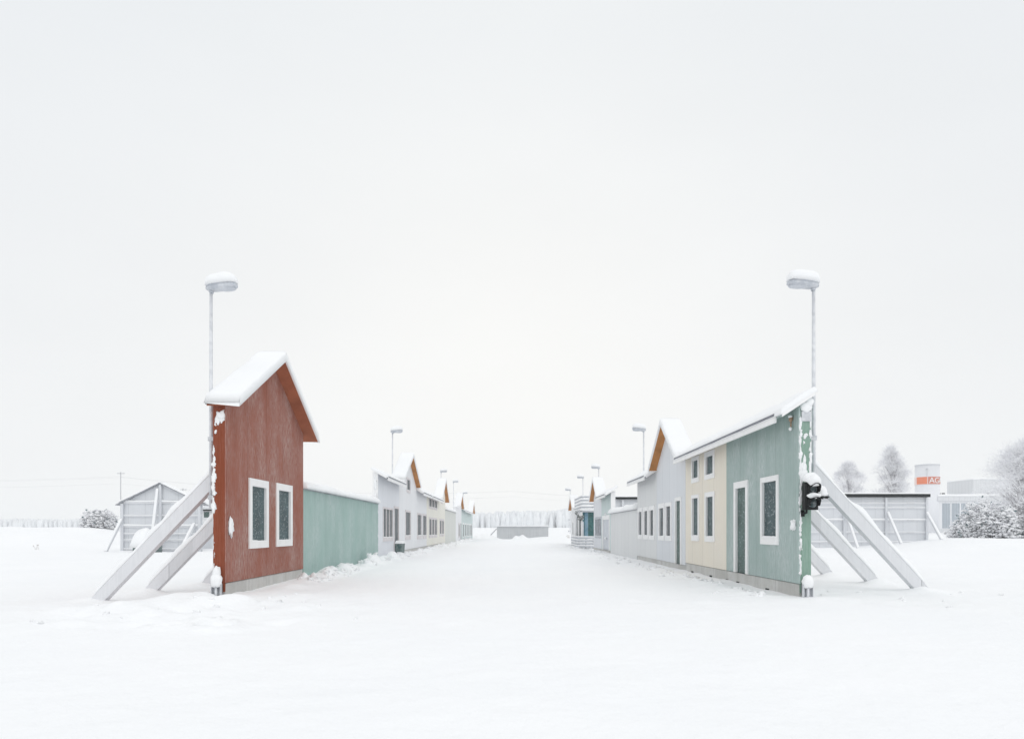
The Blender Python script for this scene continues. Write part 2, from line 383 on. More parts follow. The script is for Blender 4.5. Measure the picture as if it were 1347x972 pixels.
def build_ground():
    half = axis([(0,12,.11,.11), (12,60,.15,1.0), (60,900,1.0,40)])
    xs = np.concatenate([-half[:0:-1], half])
    ys = axis([(-30,3,2.0,.3), (3,24,.09,.1), (24,70,.12,.35), (70,115,.35,.5), (115,260,.6,5), (260,1000,6,60)])
    X, Y = np.meshgrid(xs, ys); Z = ground(X, Y)
    nx, ny = len(xs), len(ys)
    v = np.stack([X.ravel(), Y.ravel(), Z.ravel()], 1)
    idx = np.arange(nx*ny).reshape(ny, nx)
    f = np.stack([idx[:-1,:-1].ravel(), idx[:-1,1:].ravel(), idx[1:,1:].ravel(), idx[1:,:-1].ravel()], 1)
    me = bpy.data.meshes.new('ground'); me.vertices.add(len(v)); me.vertices.foreach_set('co', v.ravel())
    me.loops.add(f.size); me.loops.foreach_set('vertex_index', f.ravel())
    me.polygons.add(len(f)); me.polygons.foreach_set('loop_start', np.arange(len(f))*4)
    me.polygons.foreach_set('use_smooth', np.ones(len(f), bool)); me.update(calc_edges=True); me.materials.append(SNOW)
    o = bpy.data.objects.new('ground', me); COL.objects.link(o)
    o['kind'] = 'structure'; o['label'] = 'deep white snow covering street and field'
build_ground()

def clods():
    rnd = random.Random(31); mb = MB()
    def put(x, y, r, sink=.62):
        mb.blob((x, y, gz(x, y)+r*(.5-sink)), (r*rnd.uniform(.8,1.3), r*rnd.uniform(.8,1.3), r*rnd.uniform(.6,.95)), .9, rnd.random()*50, 5, 8)
    for k in range(210):
        y = 18.5 + 75*rnd.random()**1.6; put(-6.02+rnd.gauss(0,.22)+.25*(y < 21), y, rnd.uniform(.04,.115)*(1+y/75))
    for k in range(150):
        y = 14.2 + 45*rnd.random()**1.5; put(5.35+rnd.gauss(0,.3), y, rnd.uniform(.025,.075)*(1+y/60))
    for k in range(26): put(-6.2+rnd.gauss(0,1.5), 12.2+rnd.gauss(0,1.4), rnd.uniform(.02,.07))
    for k in range(12): put(8.6+rnd.gauss(0,1.2), 14.6+rnd.gauss(0,.9), rnd.uniform(.02,.06))
    o = mb.build('snow_clods', SNOW); o['kind'] = 'stuff'; o['label'] = 'small clods of ploughed snow along the wall bases'; o['category'] = 'snow'
clods()

# ------------------------------------------------------------------ facade houses
PL, PR = -6.5, 6.4          # planes of the two rows of facades
TH = .27                    # thickness of the facade walls
class Facade:
    def __init__(s, side, near, far, name, label, group='house facades lining the street', cat='house facade'):
        s.side = side; s.p = PL if side < 0 else PR; s.near, s.far = near, far
        s.root = thing(name, label, cat, (s.p, near, 0), group)
    def P(s, a, o, z): return (s.p - s.side*o, a, z)
    def box(s, mb, a0, a1, o0, o1, z0, z1, mi=0): mb.box(s.P(a0,o0,z0), s.P(a1,o1,z1), mi)
    def wall(s, mat, top, holes=(), z0=.3, name='wall'):
        """top: function a -> z; holes: (a0,a1,z0,z1)"""
        a0_, a1_ = s.near+.0015, s.far-.0015; mb = MB()
        def T(a): return top(a)
        br = sorted({a0_, a1_, *[h[0] for h in holes], *[h[1] for h in holes], *[b for b in getattr(s, 'breaks', []) if a0_ < b < a1_]})
        for a, b in zip(br, br[1:]):
            cuts = sorted([(h[2], h[3]) for h in holes if h[0] <= a+1e-6 and h[1] >= b-1e-6]); z = z0
            for (c0, c1) in cuts + [(None, None)]:
                ta, tb = (c0, c0) if c0 is not None else (T(a+1e-5), T(b-1e-5))
                if c0 is None or c0 > z + 1e-4:
                    for o in (0, -TH):
                        q = [s.P(a,o,z), s.P(b,o,z), s.P(b,o,tb), s.P(a,o,ta)]; mb.face(q)
                z = c1
            # top and bottom
            mb.face([s.P(a,0,T(a+1e-5)), s.P(b,0,T(b-1e-5)), s.P(b,-TH,T(b-1e-5)), s.P(a,-TH,T(a+1e-5))])
            mb.face([s.P(a,0,z0), s.P(b,0,z0), s.P(b,-TH,z0), s.P(a,-TH,z0)])
        for a in (a0_, a1_):
            t = T(a+1e-5 if a == a0_ else a-1e-5); mb.face([s.P(a,0,z0), s.P(a,-TH,z0), s.P(a,-TH,t), s.P(a,0,t)])
        for (h0,h1,c0,c1) in holes:
            for q in ([(h0,c0),(h1,c0)], [(h1,c0),(h1,c1)], [(h1,c1),(h0,c1)], [(h0,c1),(h0,c0)]):
                (ua,uz),(va,vz) = q; mb.face([s.P(ua,0,uz), s.P(va,0,vz), s.P(va,-TH,vz), s.P(ua,-TH,uz)])
        return mb.build(name, mat, s.root)
    def plinth(s, h=.285):
        mb = MB(); s.box(mb, s.near+.01, s.far-.01, -TH+.02, -.022, -.5, h); return mb.build('plinth', M['concrete'], s.root)
    def opening(s, a0, a1, z0, z1, fr=.11, kind='window', pane='pane', fmat='trim', mull=0, sill=.14, dz=0):
        """frame (part) with pane or door leaf (sub-part). Returns the hole in the wall"""
        mb = MB(); t = .035; i0, i1 = a0+fr, a1-fr; bz = z0 + (sill if kind == 'window' else 0); tz = z1-fr*1.15
        s.box(mb, a0, i0, -.05, t, z0, z1); s.box(mb, i1, a1, -.05, t, z0, z1)
        s.box(mb, i0, i1, -.05, t-.003, tz, z1)
        if kind == 'window': s.box(mb, i0, i1, -.05, t+.012, z0, bz)
        for k in range(mull):
            c = i0 + (i1-i0)*(k+1)/(mull+1); s.box(mb, c-.035, c+.035, -.05, t-.006, bz, tz)
        w = mb.build(kind, M[fmat], s.root)
        mb = MB(); s.box(mb, i0-.01, i1+.01, -.085, -.03, bz-.01, tz+.01)
        mb.build('pane' if kind == 'window' else 'door_leaf', M[pane], w)
        if kind == 'window' and a0 < 60:      # a little snow caught on the sill
            mb = MB(); mb.snow(s.P(i0,-.028,bz), s.P(i1,-.028,bz), s.P(i1,.04,bz), s.P(i0,.04,bz), .035, 8, 2, .6, a0)
            mb.build('snow_cover', M['snow'], w)
        return (a0+.02, a1-.02, z0+.02 if kind == 'window' else z0, z1-.02)
    def mono_roof(s, a0, a1, ze, of=.40, ob=.40, rise=.50, th=.15, seed=1, st=.35, gend=.12):
        """lean-to strip of roof along the top of the wall"""
        sh = MB(); F = [(of, ze), (-ob, ze+rise)]
        lo = [s.P(a0,of,ze), s.P(a1,of,ze), s.P(a1,-ob,ze+rise), s.P(a0,-ob,ze+rise)]
        up = [(x,y,z+.05) for x,y,z in lo]; sh.hexa(lo, up)
        r = sh.build('roof', M['green'] if s.side > 0 and a0 < 18 else M['sheet'], s.root)
        mb = MB(); s.box(mb, a0+st, a1, of+.002, of+.05, ze-.09, ze+.035); s_ = mb.build('fascia', M['trim'], r)
        mb = MB(); s.box(mb, a0+st, a1-gend, of+.004, of+.058, ze+.039, ze+.115); mb.build('gutter', M['gutter'], r)
        if st > 0:
          mb = MB(); lo = [s.P(a0-.03,of+.03,ze-.02), s.P(a0-.002,of+.03,ze-.02), s.P(a0-.002,-ob,ze+rise-.0), s.P(a0-.03,-ob,ze+rise-.0)]
          mb.hexa(lo, [(x,y,z+.08) for x,y,z in lo]); mb.build('rake_board', M['trim'], r)
        mb = MB()
        k = .05+.003
        mb.snow(s.P(a0-.03,of+.06,ze+k-.03), s.P(a1,of+.06,ze+k-.03), s.P(a1,-ob-.05,ze+rise+k+.03), s.P(a0-.03,-ob-.05,ze+rise+k+.03), th, max(6,int((a1-a0)/.16)), 6, .25, seed, sharp=.5)
        mb.build('snow_cover', M['snow'], r)
        return r
    def gable_roof(s, a0, a1, ze, za, of=.32, ob=.42, ply='ply', th=.18, seed=2, eave=None):
        ac = (a0+a1)/2; mb = MB(); t = .045
        for (e, z_e) in ((a0, ze), (a1, ze)):
            lo = [s.P(e,of,z_e), s.P(ac,of,za), s.P(ac,-ob,za), s.P(e,-ob,z_e)]
            mb.hexa(lo, [(x,y,z+t) for x,y,z in lo])
        r = mb.build('roof', M[ply], s.root)
        mb = MB()
        for (e, z_e) in ((a0, ze), (a1, ze)):
            d = .02 if e == a0 else -.02
            lo = [s.P(e-d*1.5,of-.01,z_e+t+.003-.015), s.P(ac,of-.01,za+t+.003), s.P(ac,-ob-.02,za+t+.003), s.P(e-d*1.5,-ob-.02,z_e+t+.003-.015)]
            mb.hexa(lo, [(x,y,z+.022) for x,y,z in lo])
        mb.build('roof_sheet', M['tar'] if s.near < 20 else M['sheet'], r)
        mb = MB()
        # snow lies as one folded layer over both slopes
        n = 26; prof = []
        k = t+.028
        for i in range(2*n+1):
            u = i/n - 1; a = ac + (a1-a0)/2*u*1.012; zb = za + (ze-za)*abs(u)*1.012 + k
            d = (1-abs(u)); e = min(1, d/.035); hh = th*(1-(1-e)**2.4)**.5
            prof.append((a, zb, hh*(1+.22*mnoise.noise(Vector((a*1.1, seed*3.3, 0))))))
        os_ = [of+.05, of+.05, of+.044, of+.02, of-.08, (of-ob)/2, -ob+.08, -ob-.02, -ob-.044, -ob-.05, -ob-.05]
        hf = [0, .55, .85, .97, 1, 1.04, 1, .97, .85, .55, 0]; W = len(os_); i0 = len(mb.v)
        for (a, zb, hh) in prof:
            for o, q in zip(os_, hf):
                nn = 1+.16*mnoise.noise(Vector((a*2.5, o*3, seed)))+.10*mnoise.noise(Vector((a*9, o*9, seed)))
                mb.v.append(s.P(a, o, zb + (max(.004, hh*q*nn) if (o, q) != (of+.05, 0) else -.075)))
        for i in range(2*n):
            for j in range(W-1):
                mb.f.append((i0+i*W+j, i0+i*W+j+1, i0+(i+1)*W+j+1, i0+(i+1)*W+j)); mb.m.append(0); mb.smooth.append(True)
            mb.f.append((i0+i*W, i0+(i+1)*W, i0+(i+1)*W+W-1, i0+i*W+W-1)); mb.m.append(0); mb.smooth.append(False)
        for i in (0, 2*n):
            mb.f.append(tuple(i0+i*W+j for j in range(W))); mb.m.append(0); mb.smooth.append(False)
        mb.build('snow_cover', M['snow'], r)
        return r
    def cap(s, z, th=.22, seed=3, over=.1, a0=None, a1=None):
        """snow heaped on top of a plain wall"""
        mb = MB(); a0 = s.near if a0 is None else a0; a1 = s.far if a1 is None else a1
        c = MB(); s.box(c, a0+.01, a1-.01, -TH-.05, .05, z, z+.03); k = c.build('coping', M['sheet'], s.root)
        mb.snow(s.P(a0,.10,z+.033), s.P(a1,.10,z+.033), s.P(a1,-TH-.1,z+.033), s.P(a0,-TH-.1,z+.033), th, max(10,int((a1-a0)/.22)), 4, .38, seed, over=over)
        mb.build('snow_cover', M['snow'], k)
    def braces(s, ys, ztop=3.1, reach=3.25, label=None):
        for i, y in enumerate(ys):
            x1 = -TH - reach - .1*i*0; g = gz(s.P(y, x1, 0)[0], y)
            p, q = Vector(s.P(y, -TH+.02, ztop)), Vector(s.P(y, x1, g-.12))
            mb = MB(); mb.beam(p, q + (q-p).normalized()*.45, .2, .26, side=(0,1,0)); b = mb.build('brace', M['brace'], s.root)
            d = (q-p).normalized(); nrm = Vector((-d.z*s.side*1.0, 0, abs(d.x))) ; nrm = Vector((s.side*abs(d.z), 0, abs(d.x)))
            u0, u1 = p + d*.25 + nrm*.132, q - d*.15 + nrm*.132
            mb = MB(); w = Vector((0,.105,0))
            mb.snow(u0-w, u1-w, u1+w, u0+w, .17, 34, 4, .75, i+y); mb.build('snow_cover', M['snow'], b)
    def crust(s, spots, name='snow_crust', parent=None):
        """rags of wind-blown snow: (a, o, z, ra, ro, rz)"""
        for i, (a, o, z, ra, ro, rz) in enumerate(spots):
            mb = MB(); mb.blob(s.P(a,o,z), (ro, ra, rz), .85, i*1.3+a, 10, 14); mb.build(name, M['snow'], parent or s.root)
def gable_top(a0, a1, ze, za):
    ac = (a0+a1)/2; k = (za-ze)/((a1-a0)/2)
    return lambda a: za - abs(a-ac)*k - .002
def ragged_edge(a, o, z0, z1, n, w=.03, d=.05, seed=0):
    """lumps of snow clinging up a corner"""
    rnd = random.Random(seed); out = []
    for i in range(n):
        z = z0 + (z1-z0)*(i+rnd.random()*.9)/n
        out.append((a, o + rnd.uniform(-.012,.02), z, .018, w*rnd.uniform(.35,1.2), d*rnd.uniform(.5,2.0)))
        if i % 2: out.append((a, o + rnd.uniform(-.035,.035), z+rnd.uniform(-.1,.1), .012, w*rnd.uniform(.2,.4), d*rnd.uniform(.2,.6)))
    return out
NR = 5

# ---- left row
f = Facade(-1, 14.5, 19.88, 'house_facade', 'faded red gabled facade with two white framed windows, nearest on its side')
RED = (14.30, 20.20, 4.28, 6.06); gt = gable_top(*RED); f.breaks = [17.25]
holes = [f.opening(15.75, 16.99, 1.04, 2.79, fr=.165, sill=.165), f.opening(17.57, 18.83, 1.04, 2.80, fr=.165, sill=.165)]
f.wall(M['red'], lambda a: gt(a), holes); f.plinth(); f.gable_roof(*RED, of=.36, ob=.34, ply='ply_red', th=.18)
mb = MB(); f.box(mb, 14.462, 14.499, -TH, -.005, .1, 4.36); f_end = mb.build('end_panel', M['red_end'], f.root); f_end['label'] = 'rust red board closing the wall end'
mb = MB(); f.box(mb, 14.455, 14.56, .0015, .03, .31, 4.40); mb.build('corner_trim', M['red'], f.root)
mb = MB(); f.box(mb, 14.33, 14.55, -.09, .30, 4.33, 4.36) if False else None
def base_post(f, y):
    mb = MB(); f.box(mb, y-.07, y-.055, -.25, -.03, -.2, .30); f.box(mb, y-.16, y-.055, -.25, -.235, -.2, .30); f.box(mb, y-.16, y-.055, -.045, -.03, -.2, .30)
    mb.tube([f.P(y-.13,-.14,-.2), f.P(y-.13,-.14,.24)], .035, 8)
    b = mb.build('base_bracket', M['galv'], f.root)
    mb = MB(); mb.blob(f.P(y-.12,-.14,.36), (.125,.11,.15), .3, 3, 8, 12)
    if f.side < 0: mb.blob(f.P(y-.08,-.15,.52), (.085,.07,.17), .3, 5, 8, 12)
    mb.build('snow_cover', M['snow'], b)
base_post(f, 14.46)
f.crust([(14.72,.015,1.56,.11,.05,.19)], 'snow_patch')
f.crust([(14.46,-.10,4.10,.02,.11,.11), (14.46,-.17,4.0,.02,.06,.10), (14.46,-.07,4.0,.02,.05,.06), (14.46,-.21,3.72,.02,.03,.04), (14.46,-.22,3.88,.02,.025,.025)] + ragged_edge(14.46, -.255, 1.9, 3.4, 13, .045, .06, 4) + ragged_edge(14.46,-.26,.5,1.8,5,.012,.05,5))
f.braces([15.15, 17.4], 3.0, 3.10); f.braces([19.7], 2.6, 2.7)

f = Facade(-1, 19.88, 31.0, 'low_boundary_wall', 'long low mint green boarded wall beside the red facade', 'low walls linking the facades', 'wall')
f.wall(M['green_low'], lambda a: 2.76, z0=-.4); f.cap(2.76, .24, 4, .12)

f = Facade(-1, 31.0, 36.75, 'house_facade', 'cold white facade with a three-pane window and a bin at its door')
holes = [f.opening(32.1, 34.75, .92, 2.68, fr=.09, sill=.2, mull=2, pane='pane_far', fmat='frame'), f.opening(35.1, 36.6, .25, 2.82, fr=.11, kind='door', pane='pane_far', fmat='frame')]
f.wall(M['bluewhite'], lambda a: 4.27, holes, z0=.2); f.plinth(.19); f.mono_roof(30.93, 36.72, 4.02, ob=.30, rise=.36, seed=5)
mb = MB(); f.box(mb, 30.96, 30.998, -TH, -.005, .1, 4.3); mb.build('end_panel', M['trim'], f.root)
f.crust(ragged_edge(30.95, -.12, 3.0, 4.2, 6, .07, .1, 9) + ragged_edge(30.95, -.02, .6, 4.2, 10, .03, .08, 10))

f = Facade(-1, 36.75, 48.6, 'house_facade', 'white gabled facade with a small attic window and three tall ground windows')
G = (36.78, 43.40, 4.36, 6.10); gt = gable_top(*G); f.breaks = [40.09, 43.38]
holes = [f.opening(38.85, 40.85, .90, 2.73, fr=.11, sill=.25, pane='pane_far', fmat='frame'), f.opening(39.35, 40.75, 3.83, 4.77, fr=.11, sill=.15, pane='pane_far', fmat='frame'),
         f.opening(43.7, 45.75, .86, 2.69, fr=.12, sill=.25, pane='pane_far', fmat='frame'), f.opening(46.4, 48.5, .86, 2.69, fr=.12, sill=.25, pane='pane_far', fmat='frame')]
f.wall(M['white'], lambda a: gt(a) if a < 43.38 else 4.25, holes); f.plinth()
f.gable_roof(*G, of=.30, seed=6); f.mono_roof(43.42, 48.6, 3.98, seed=7)

f = Facade(-1, 48.6, 62.1, 'house_facade', 'pale cream gabled facade with two rows of triple windows')
G = (56.75, 63.1, 4.2, 6.1); gt = gable_top(*G); f.breaks = [56.77, 59.92]
holes = []
for a in (49.9, 51.75, 53.6):
    holes += [f.opening(a, a+1.7, .88, 2.52, fr=.14, sill=.2, pane='pane_far', fmat='frame'), f.opening(a, a+1.7, 3.2, 4.12, fr=.14, sill=.15, pane='pane_far', fmat='frame')]
for a in (57.2, 59.15): holes.append(f.opening(a, a+1.75, .92, 2.54, fr=.17, sill=.2, pane='pane_far', fmat='frame'))
holes.append(f.opening(58.5, 59.95, 3.95, 4.7, fr=.14, sill=.15, pane='pane_far', fmat='frame'))
f.wall(M['cream'], lambda a: gt(a) if a > 56.77 else 4.25, holes); f.plinth()
f.mono_roof(48.61, 56.7, 3.98, seed=8); f.gable_roof(*G, of=.30, seed=9)

f = Facade(-1, 62.1, 73.8, 'low_boundary_wall', 'grey green windowless boarded wall between cream and white gabled facades', 'low walls linking the facades', 'wall')
f.wall(M['olive'], lambda a: 3.45, z0=-.4); f.cap(3.45, .3, 10, .12)

f = Facade(-1, 73.8, 82.2, 'house_facade', 'plain white gabled facade with dark door beyond the grey green wall')
G = (76.4, 82.7, 4.2, 5.88); gt = gable_top(*G); f.breaks = [76.42, 79.55]
holes = [f.opening(77.5, 79.2, .6, 2.35, fr=.17, pane='pane_far', fmat='frame'), f.opening(80.2, 82.0, .1, 2.5, fr=.12, kind='door', pane='pane')]
f.wall(M['white'], lambda a: gt(a) if a > 76.42 else 4.1, holes, z0=.05); f.plinth(.04); f.gable_roof(*G, of=.3, seed=11)
mb = MB(); f.box(mb, 73.81, 76.4, -TH-.05, .05, 4.11, 4.16); k = mb.build('coping', M['trim'], f.root)
mb = MB(); mb.snow(f.P(73.8,.1,4.163), f.P(76.4,.1,4.163), f.P(76.4,-.35,4.163), f.P(73.8,-.35,4.163), .25, 8, 3, .3, 4); mb.build('snow_cover', M['snow'], k)

f = Facade(-1, 82.2, 105.3, 'house_facade', 'pale sea green gabled facade with five dark windows, farthest on its side')
G = (100.6, 107.2, 4.2, 6.02); gt = gable_top(*G); f.breaks = [100.62, 103.9]
holes = [f.opening(a, a+2.2, .52, 2.45, fr=.17, pane='pane') for a in (84.2, 87.9, 91.4, 94.9, 98.3)] + [f.opening(101.5, 103.6, .5, 2.45, fr=.17, pane='pane_far', fmat='frame')]
f.wall(M['ltgreen'], lambda a: gt(a) if a > 100.62 else 4.25, holes, z0=.05); f.plinth(.04)
f.mono_roof(82.9, 100.55, 3.98, seed=12); f.gable_roof(*G, of=.3, seed=13)

# ---- right row
f = Facade(1, 14.28, 19.05, 'house_facade', 'sage green facade with a dark door and one window beside the traffic light')
holes = [f.opening(15.30, 16.39, 1.14, 2.83, fr=.115, sill=.17), f.opening(17.28, 18.36, .30, 2.86, fr=.16, kind='door', pane='doorleaf')]
f.wall(M['green'], lambda a: 4.27, holes); f.plinth()
for a in (15.95, 18.05, 18.95): mb = MB(); f.box(mb, a, a+.22, -.0215, -.017, -.05, .035); mb.build('plinth_gap_shade', M['tar'], f.root)  # thin black boxes painting the shaded gaps under the plinth
f.mono_roof(14.13, 19.05, 4.02, of=.40, ob=.30, rise=.46, th=.15, seed=14, gend=0)
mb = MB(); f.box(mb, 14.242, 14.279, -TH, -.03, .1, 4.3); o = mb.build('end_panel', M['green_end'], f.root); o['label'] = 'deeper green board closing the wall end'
mb = MB(); f.box(mb, 14.235, 14.29, -.029, .012, .30, 4.28); mb.build('corner_trim', M['green'], f.root)
mb = MB(); f.box(mb, 14.215, 14.24, -.26, -.05, 3.92, 4.14); o = mb.build('metal_plate', M['galv'], f.root)
mb = MB(); mb.blob(f.P(14.21,-.15,4.25), (.13,.05,.13), .3, 6); mb.blob(f.P(14.20,-.22,4.34), (.09,.05,.10), .3, 8); mb.build('snow_cover', M['snow'], o)
mb = MB(); mb.blob(f.P(14.55,.05,4.02), (.045,.05,.06), .1, 1, 8, 12); mb.tube([f.P(14.55,-.01,4.06), f.P(14.55,.05,4.04)], .02); mb.tube([f.P(14.55,.045,3.97), f.P(14.54,.05,3.83)], .018)
o = mb.build('wall_lamp', M['brass'], f.root)
mb = MB(); mb.blob(f.P(14.55,.06,4.08), (.05,.055,.035), .2, 2); mb.blob(f.P(14.54,.06,3.80), (.04,.04,.045), .3, 4); mb.build('snow_cover', M['snow'], o)
base_post(f, 14.24)
f.crust([(14.49,.015,1.61,.12,.05,.13)], 'snow_patch')
f.crust(ragged_edge(14.235, -.035, .5, 4.0, 34, .032, .055, 12) + ragged_edge(14.24, -.255, 2.9, 4.0, 9, .03, .07, 14) +
        [(14.24,-.13,3.58,.02,.028,.05), (14.24,-.16,3.62,.02,.03,.04), (14.24,-.11,3.45,.02,.02,.03), (14.24,-.12,3.05,.02,.03,.12), (14.24,-.11,2.85,.025,.05,.18), (14.24,-.10,2.72,.03,.08,.12)])
f.braces([15.75, 17.85], 3.75, 3.45)

f = Facade(1, 19.05, 23.55, 'house_facade', 'cream facade with four white framed windows in two storeys')
holes = [f.opening(20.14, 21.13, 1.12, 2.73, fr=.135, sill=.17), f.opening(21.81, 22.69, 1.12, 2.73, fr=.105, sill=.17),
         f.opening(20.14, 21.15, 3.15, 4.05, fr=.135, sill=.13), f.opening(21.81, 22.69, 3.15, 4.05, fr=.105, sill=.13)]
f.wall(M['beige'], lambda a: 4.27, holes); f.plinth()
for a in (20.5, 22.6): mb = MB(); f.box(mb, a, a+.25, -.0215, -.017, -.05, .04); mb.build('plinth_gap_shade', M['tar'], f.root)  # same black boxes for the shade in the gaps below the plinth
f.mono_roof(19.053, 23.6, 4.02, ob=.30, rise=.46, th=.15, seed=14, st=0)
f.braces([20.4, 22.7], 3.75, 3.45)

f = Facade(1, 23.55, 28.24, 'house_facade', 'pale blue grey gabled facade with a narrow dark green door')
G = (23.78, 28.34, 4.12, 5.78); gt = gable_top(*G); f.breaks = [26.06]
holes = [f.opening(24.10, 25.02, .2, 2.76, fr=.12, kind='door', pane='doorleaf'), f.opening(25.58, 26.58, 1.06, 2.63, fr=.14, sill=.17, pane='pane_far'), f.opening(26.73, 27.84, 1.06, 2.63, fr=.17, sill=.17, pane='pane_far')]
f.wall(M['grey'], lambda a: max(3.9, gt(a)), holes, z0=.2); f.plinth(.19); f.gable_roof(*G, of=.32, seed=15)

f = Facade(1, 28.24, 32.6, 'house_facade', 'pale warm grey facade with a low roof and three narrow windows')
holes = [f.opening(a, a+1.1, 1.06, 2.6, fr=.17, sill=.17, pane='pane_far') for a in (28.65, 29.93, 31.25)]
f.wall(M['pale'], lambda a: 4.10, holes, z0=.2); f.plinth(.19); f.mono_roof(28.36, 33.0, 3.84, of=.42, ob=.4, rise=.5, seed=16)

f = Facade(1, 32.6, 41.25, 'low_boundary_wall', 'low plain pale grey wall between the two right-hand groups of facades', 'low walls linking the facades', 'wall')
f.wall(M['pale'], lambda a: 2.53, z0=-.4); f.cap(2.53, .30, 17, .14)

f = Facade(1, 41.25, 45.65, 'house_facade', 'pale sea green facade with a wide frosted door and white corner post')
holes = [f.opening(41.75, 45.1, .15, 2.5, fr=.25, kind='door', pane='lamp')]
f.wall(M['ltgreen'], lambda a: 4.0, holes, z0=.15); f.plinth(.14); f.mono_roof(41.0, 45.95, 3.72, of=.36, ob=.36, rise=.46, seed=18)
mb = MB(); f.box(mb, 41.2, 41.248, -TH, .02, -.1, 3.98); mb.build('corner_trim', M['trim'], f.root)
f.crust([(43.4,.03,2.55,.14,.06,.1), (43.4,.03,.92,.14,.06,.1)], 'snow_patch')

f = Facade(1, 45.65, 50.0, 'house_facade', 'white grey gabled facade with three narrow windows beside the teal veranda')
G = (46.0, 50.4, 3.72, 5.24); gt = gable_top(*G); f.breaks = [46.01, 48.2]
holes = [f.opening(a, a+1.0, .9, 2.47, fr=.14, sill=.15, pane='pane_far', fmat='slat') for a in (45.75, 46.8, 47.95)]
f.wall(M['bluewhite'], lambda a: gt(a) if a > 46.01 else 3.7, holes, z0=.15); f.plinth(.14); f.gable_roof(*G, of=.30, seed=19)

f = Facade(1, 58.2, 69.0, 'house_facade', 'small white gabled facade beyond the teal veranda, farthest on its side')
G = (64.6, 69.2, 3.6, 4.95); gt = gable_top(*G); f.breaks = [64.61, 66.9]
holes = [f.opening(a, a+1.3, .9, 2.5, fr=.22, pane='pane_far') for a in (59.4, 61.6, 63.8, 66.2)]
f.wall(M['white'], lambda a: gt(a) if a > 64.61 else 3.6, holes, z0=.0); f.gable_roof(*G, of=.3, seed=20)
mb = MB(); f.box(mb, 58.21, 64.5, -TH-.05, .05, 3.61, 3.66); k = mb.build('coping', M['trim'], f.root)
mb = MB(); mb.snow(f.P(58.2,.1,3.663), f.P(64.5,.1,3.663), f.P(64.5,-.35,3.663), f.P(58.2,-.35,3.663), .3, 14, 3, .3, 4); mb.build('snow_cover', M['snow'], k)

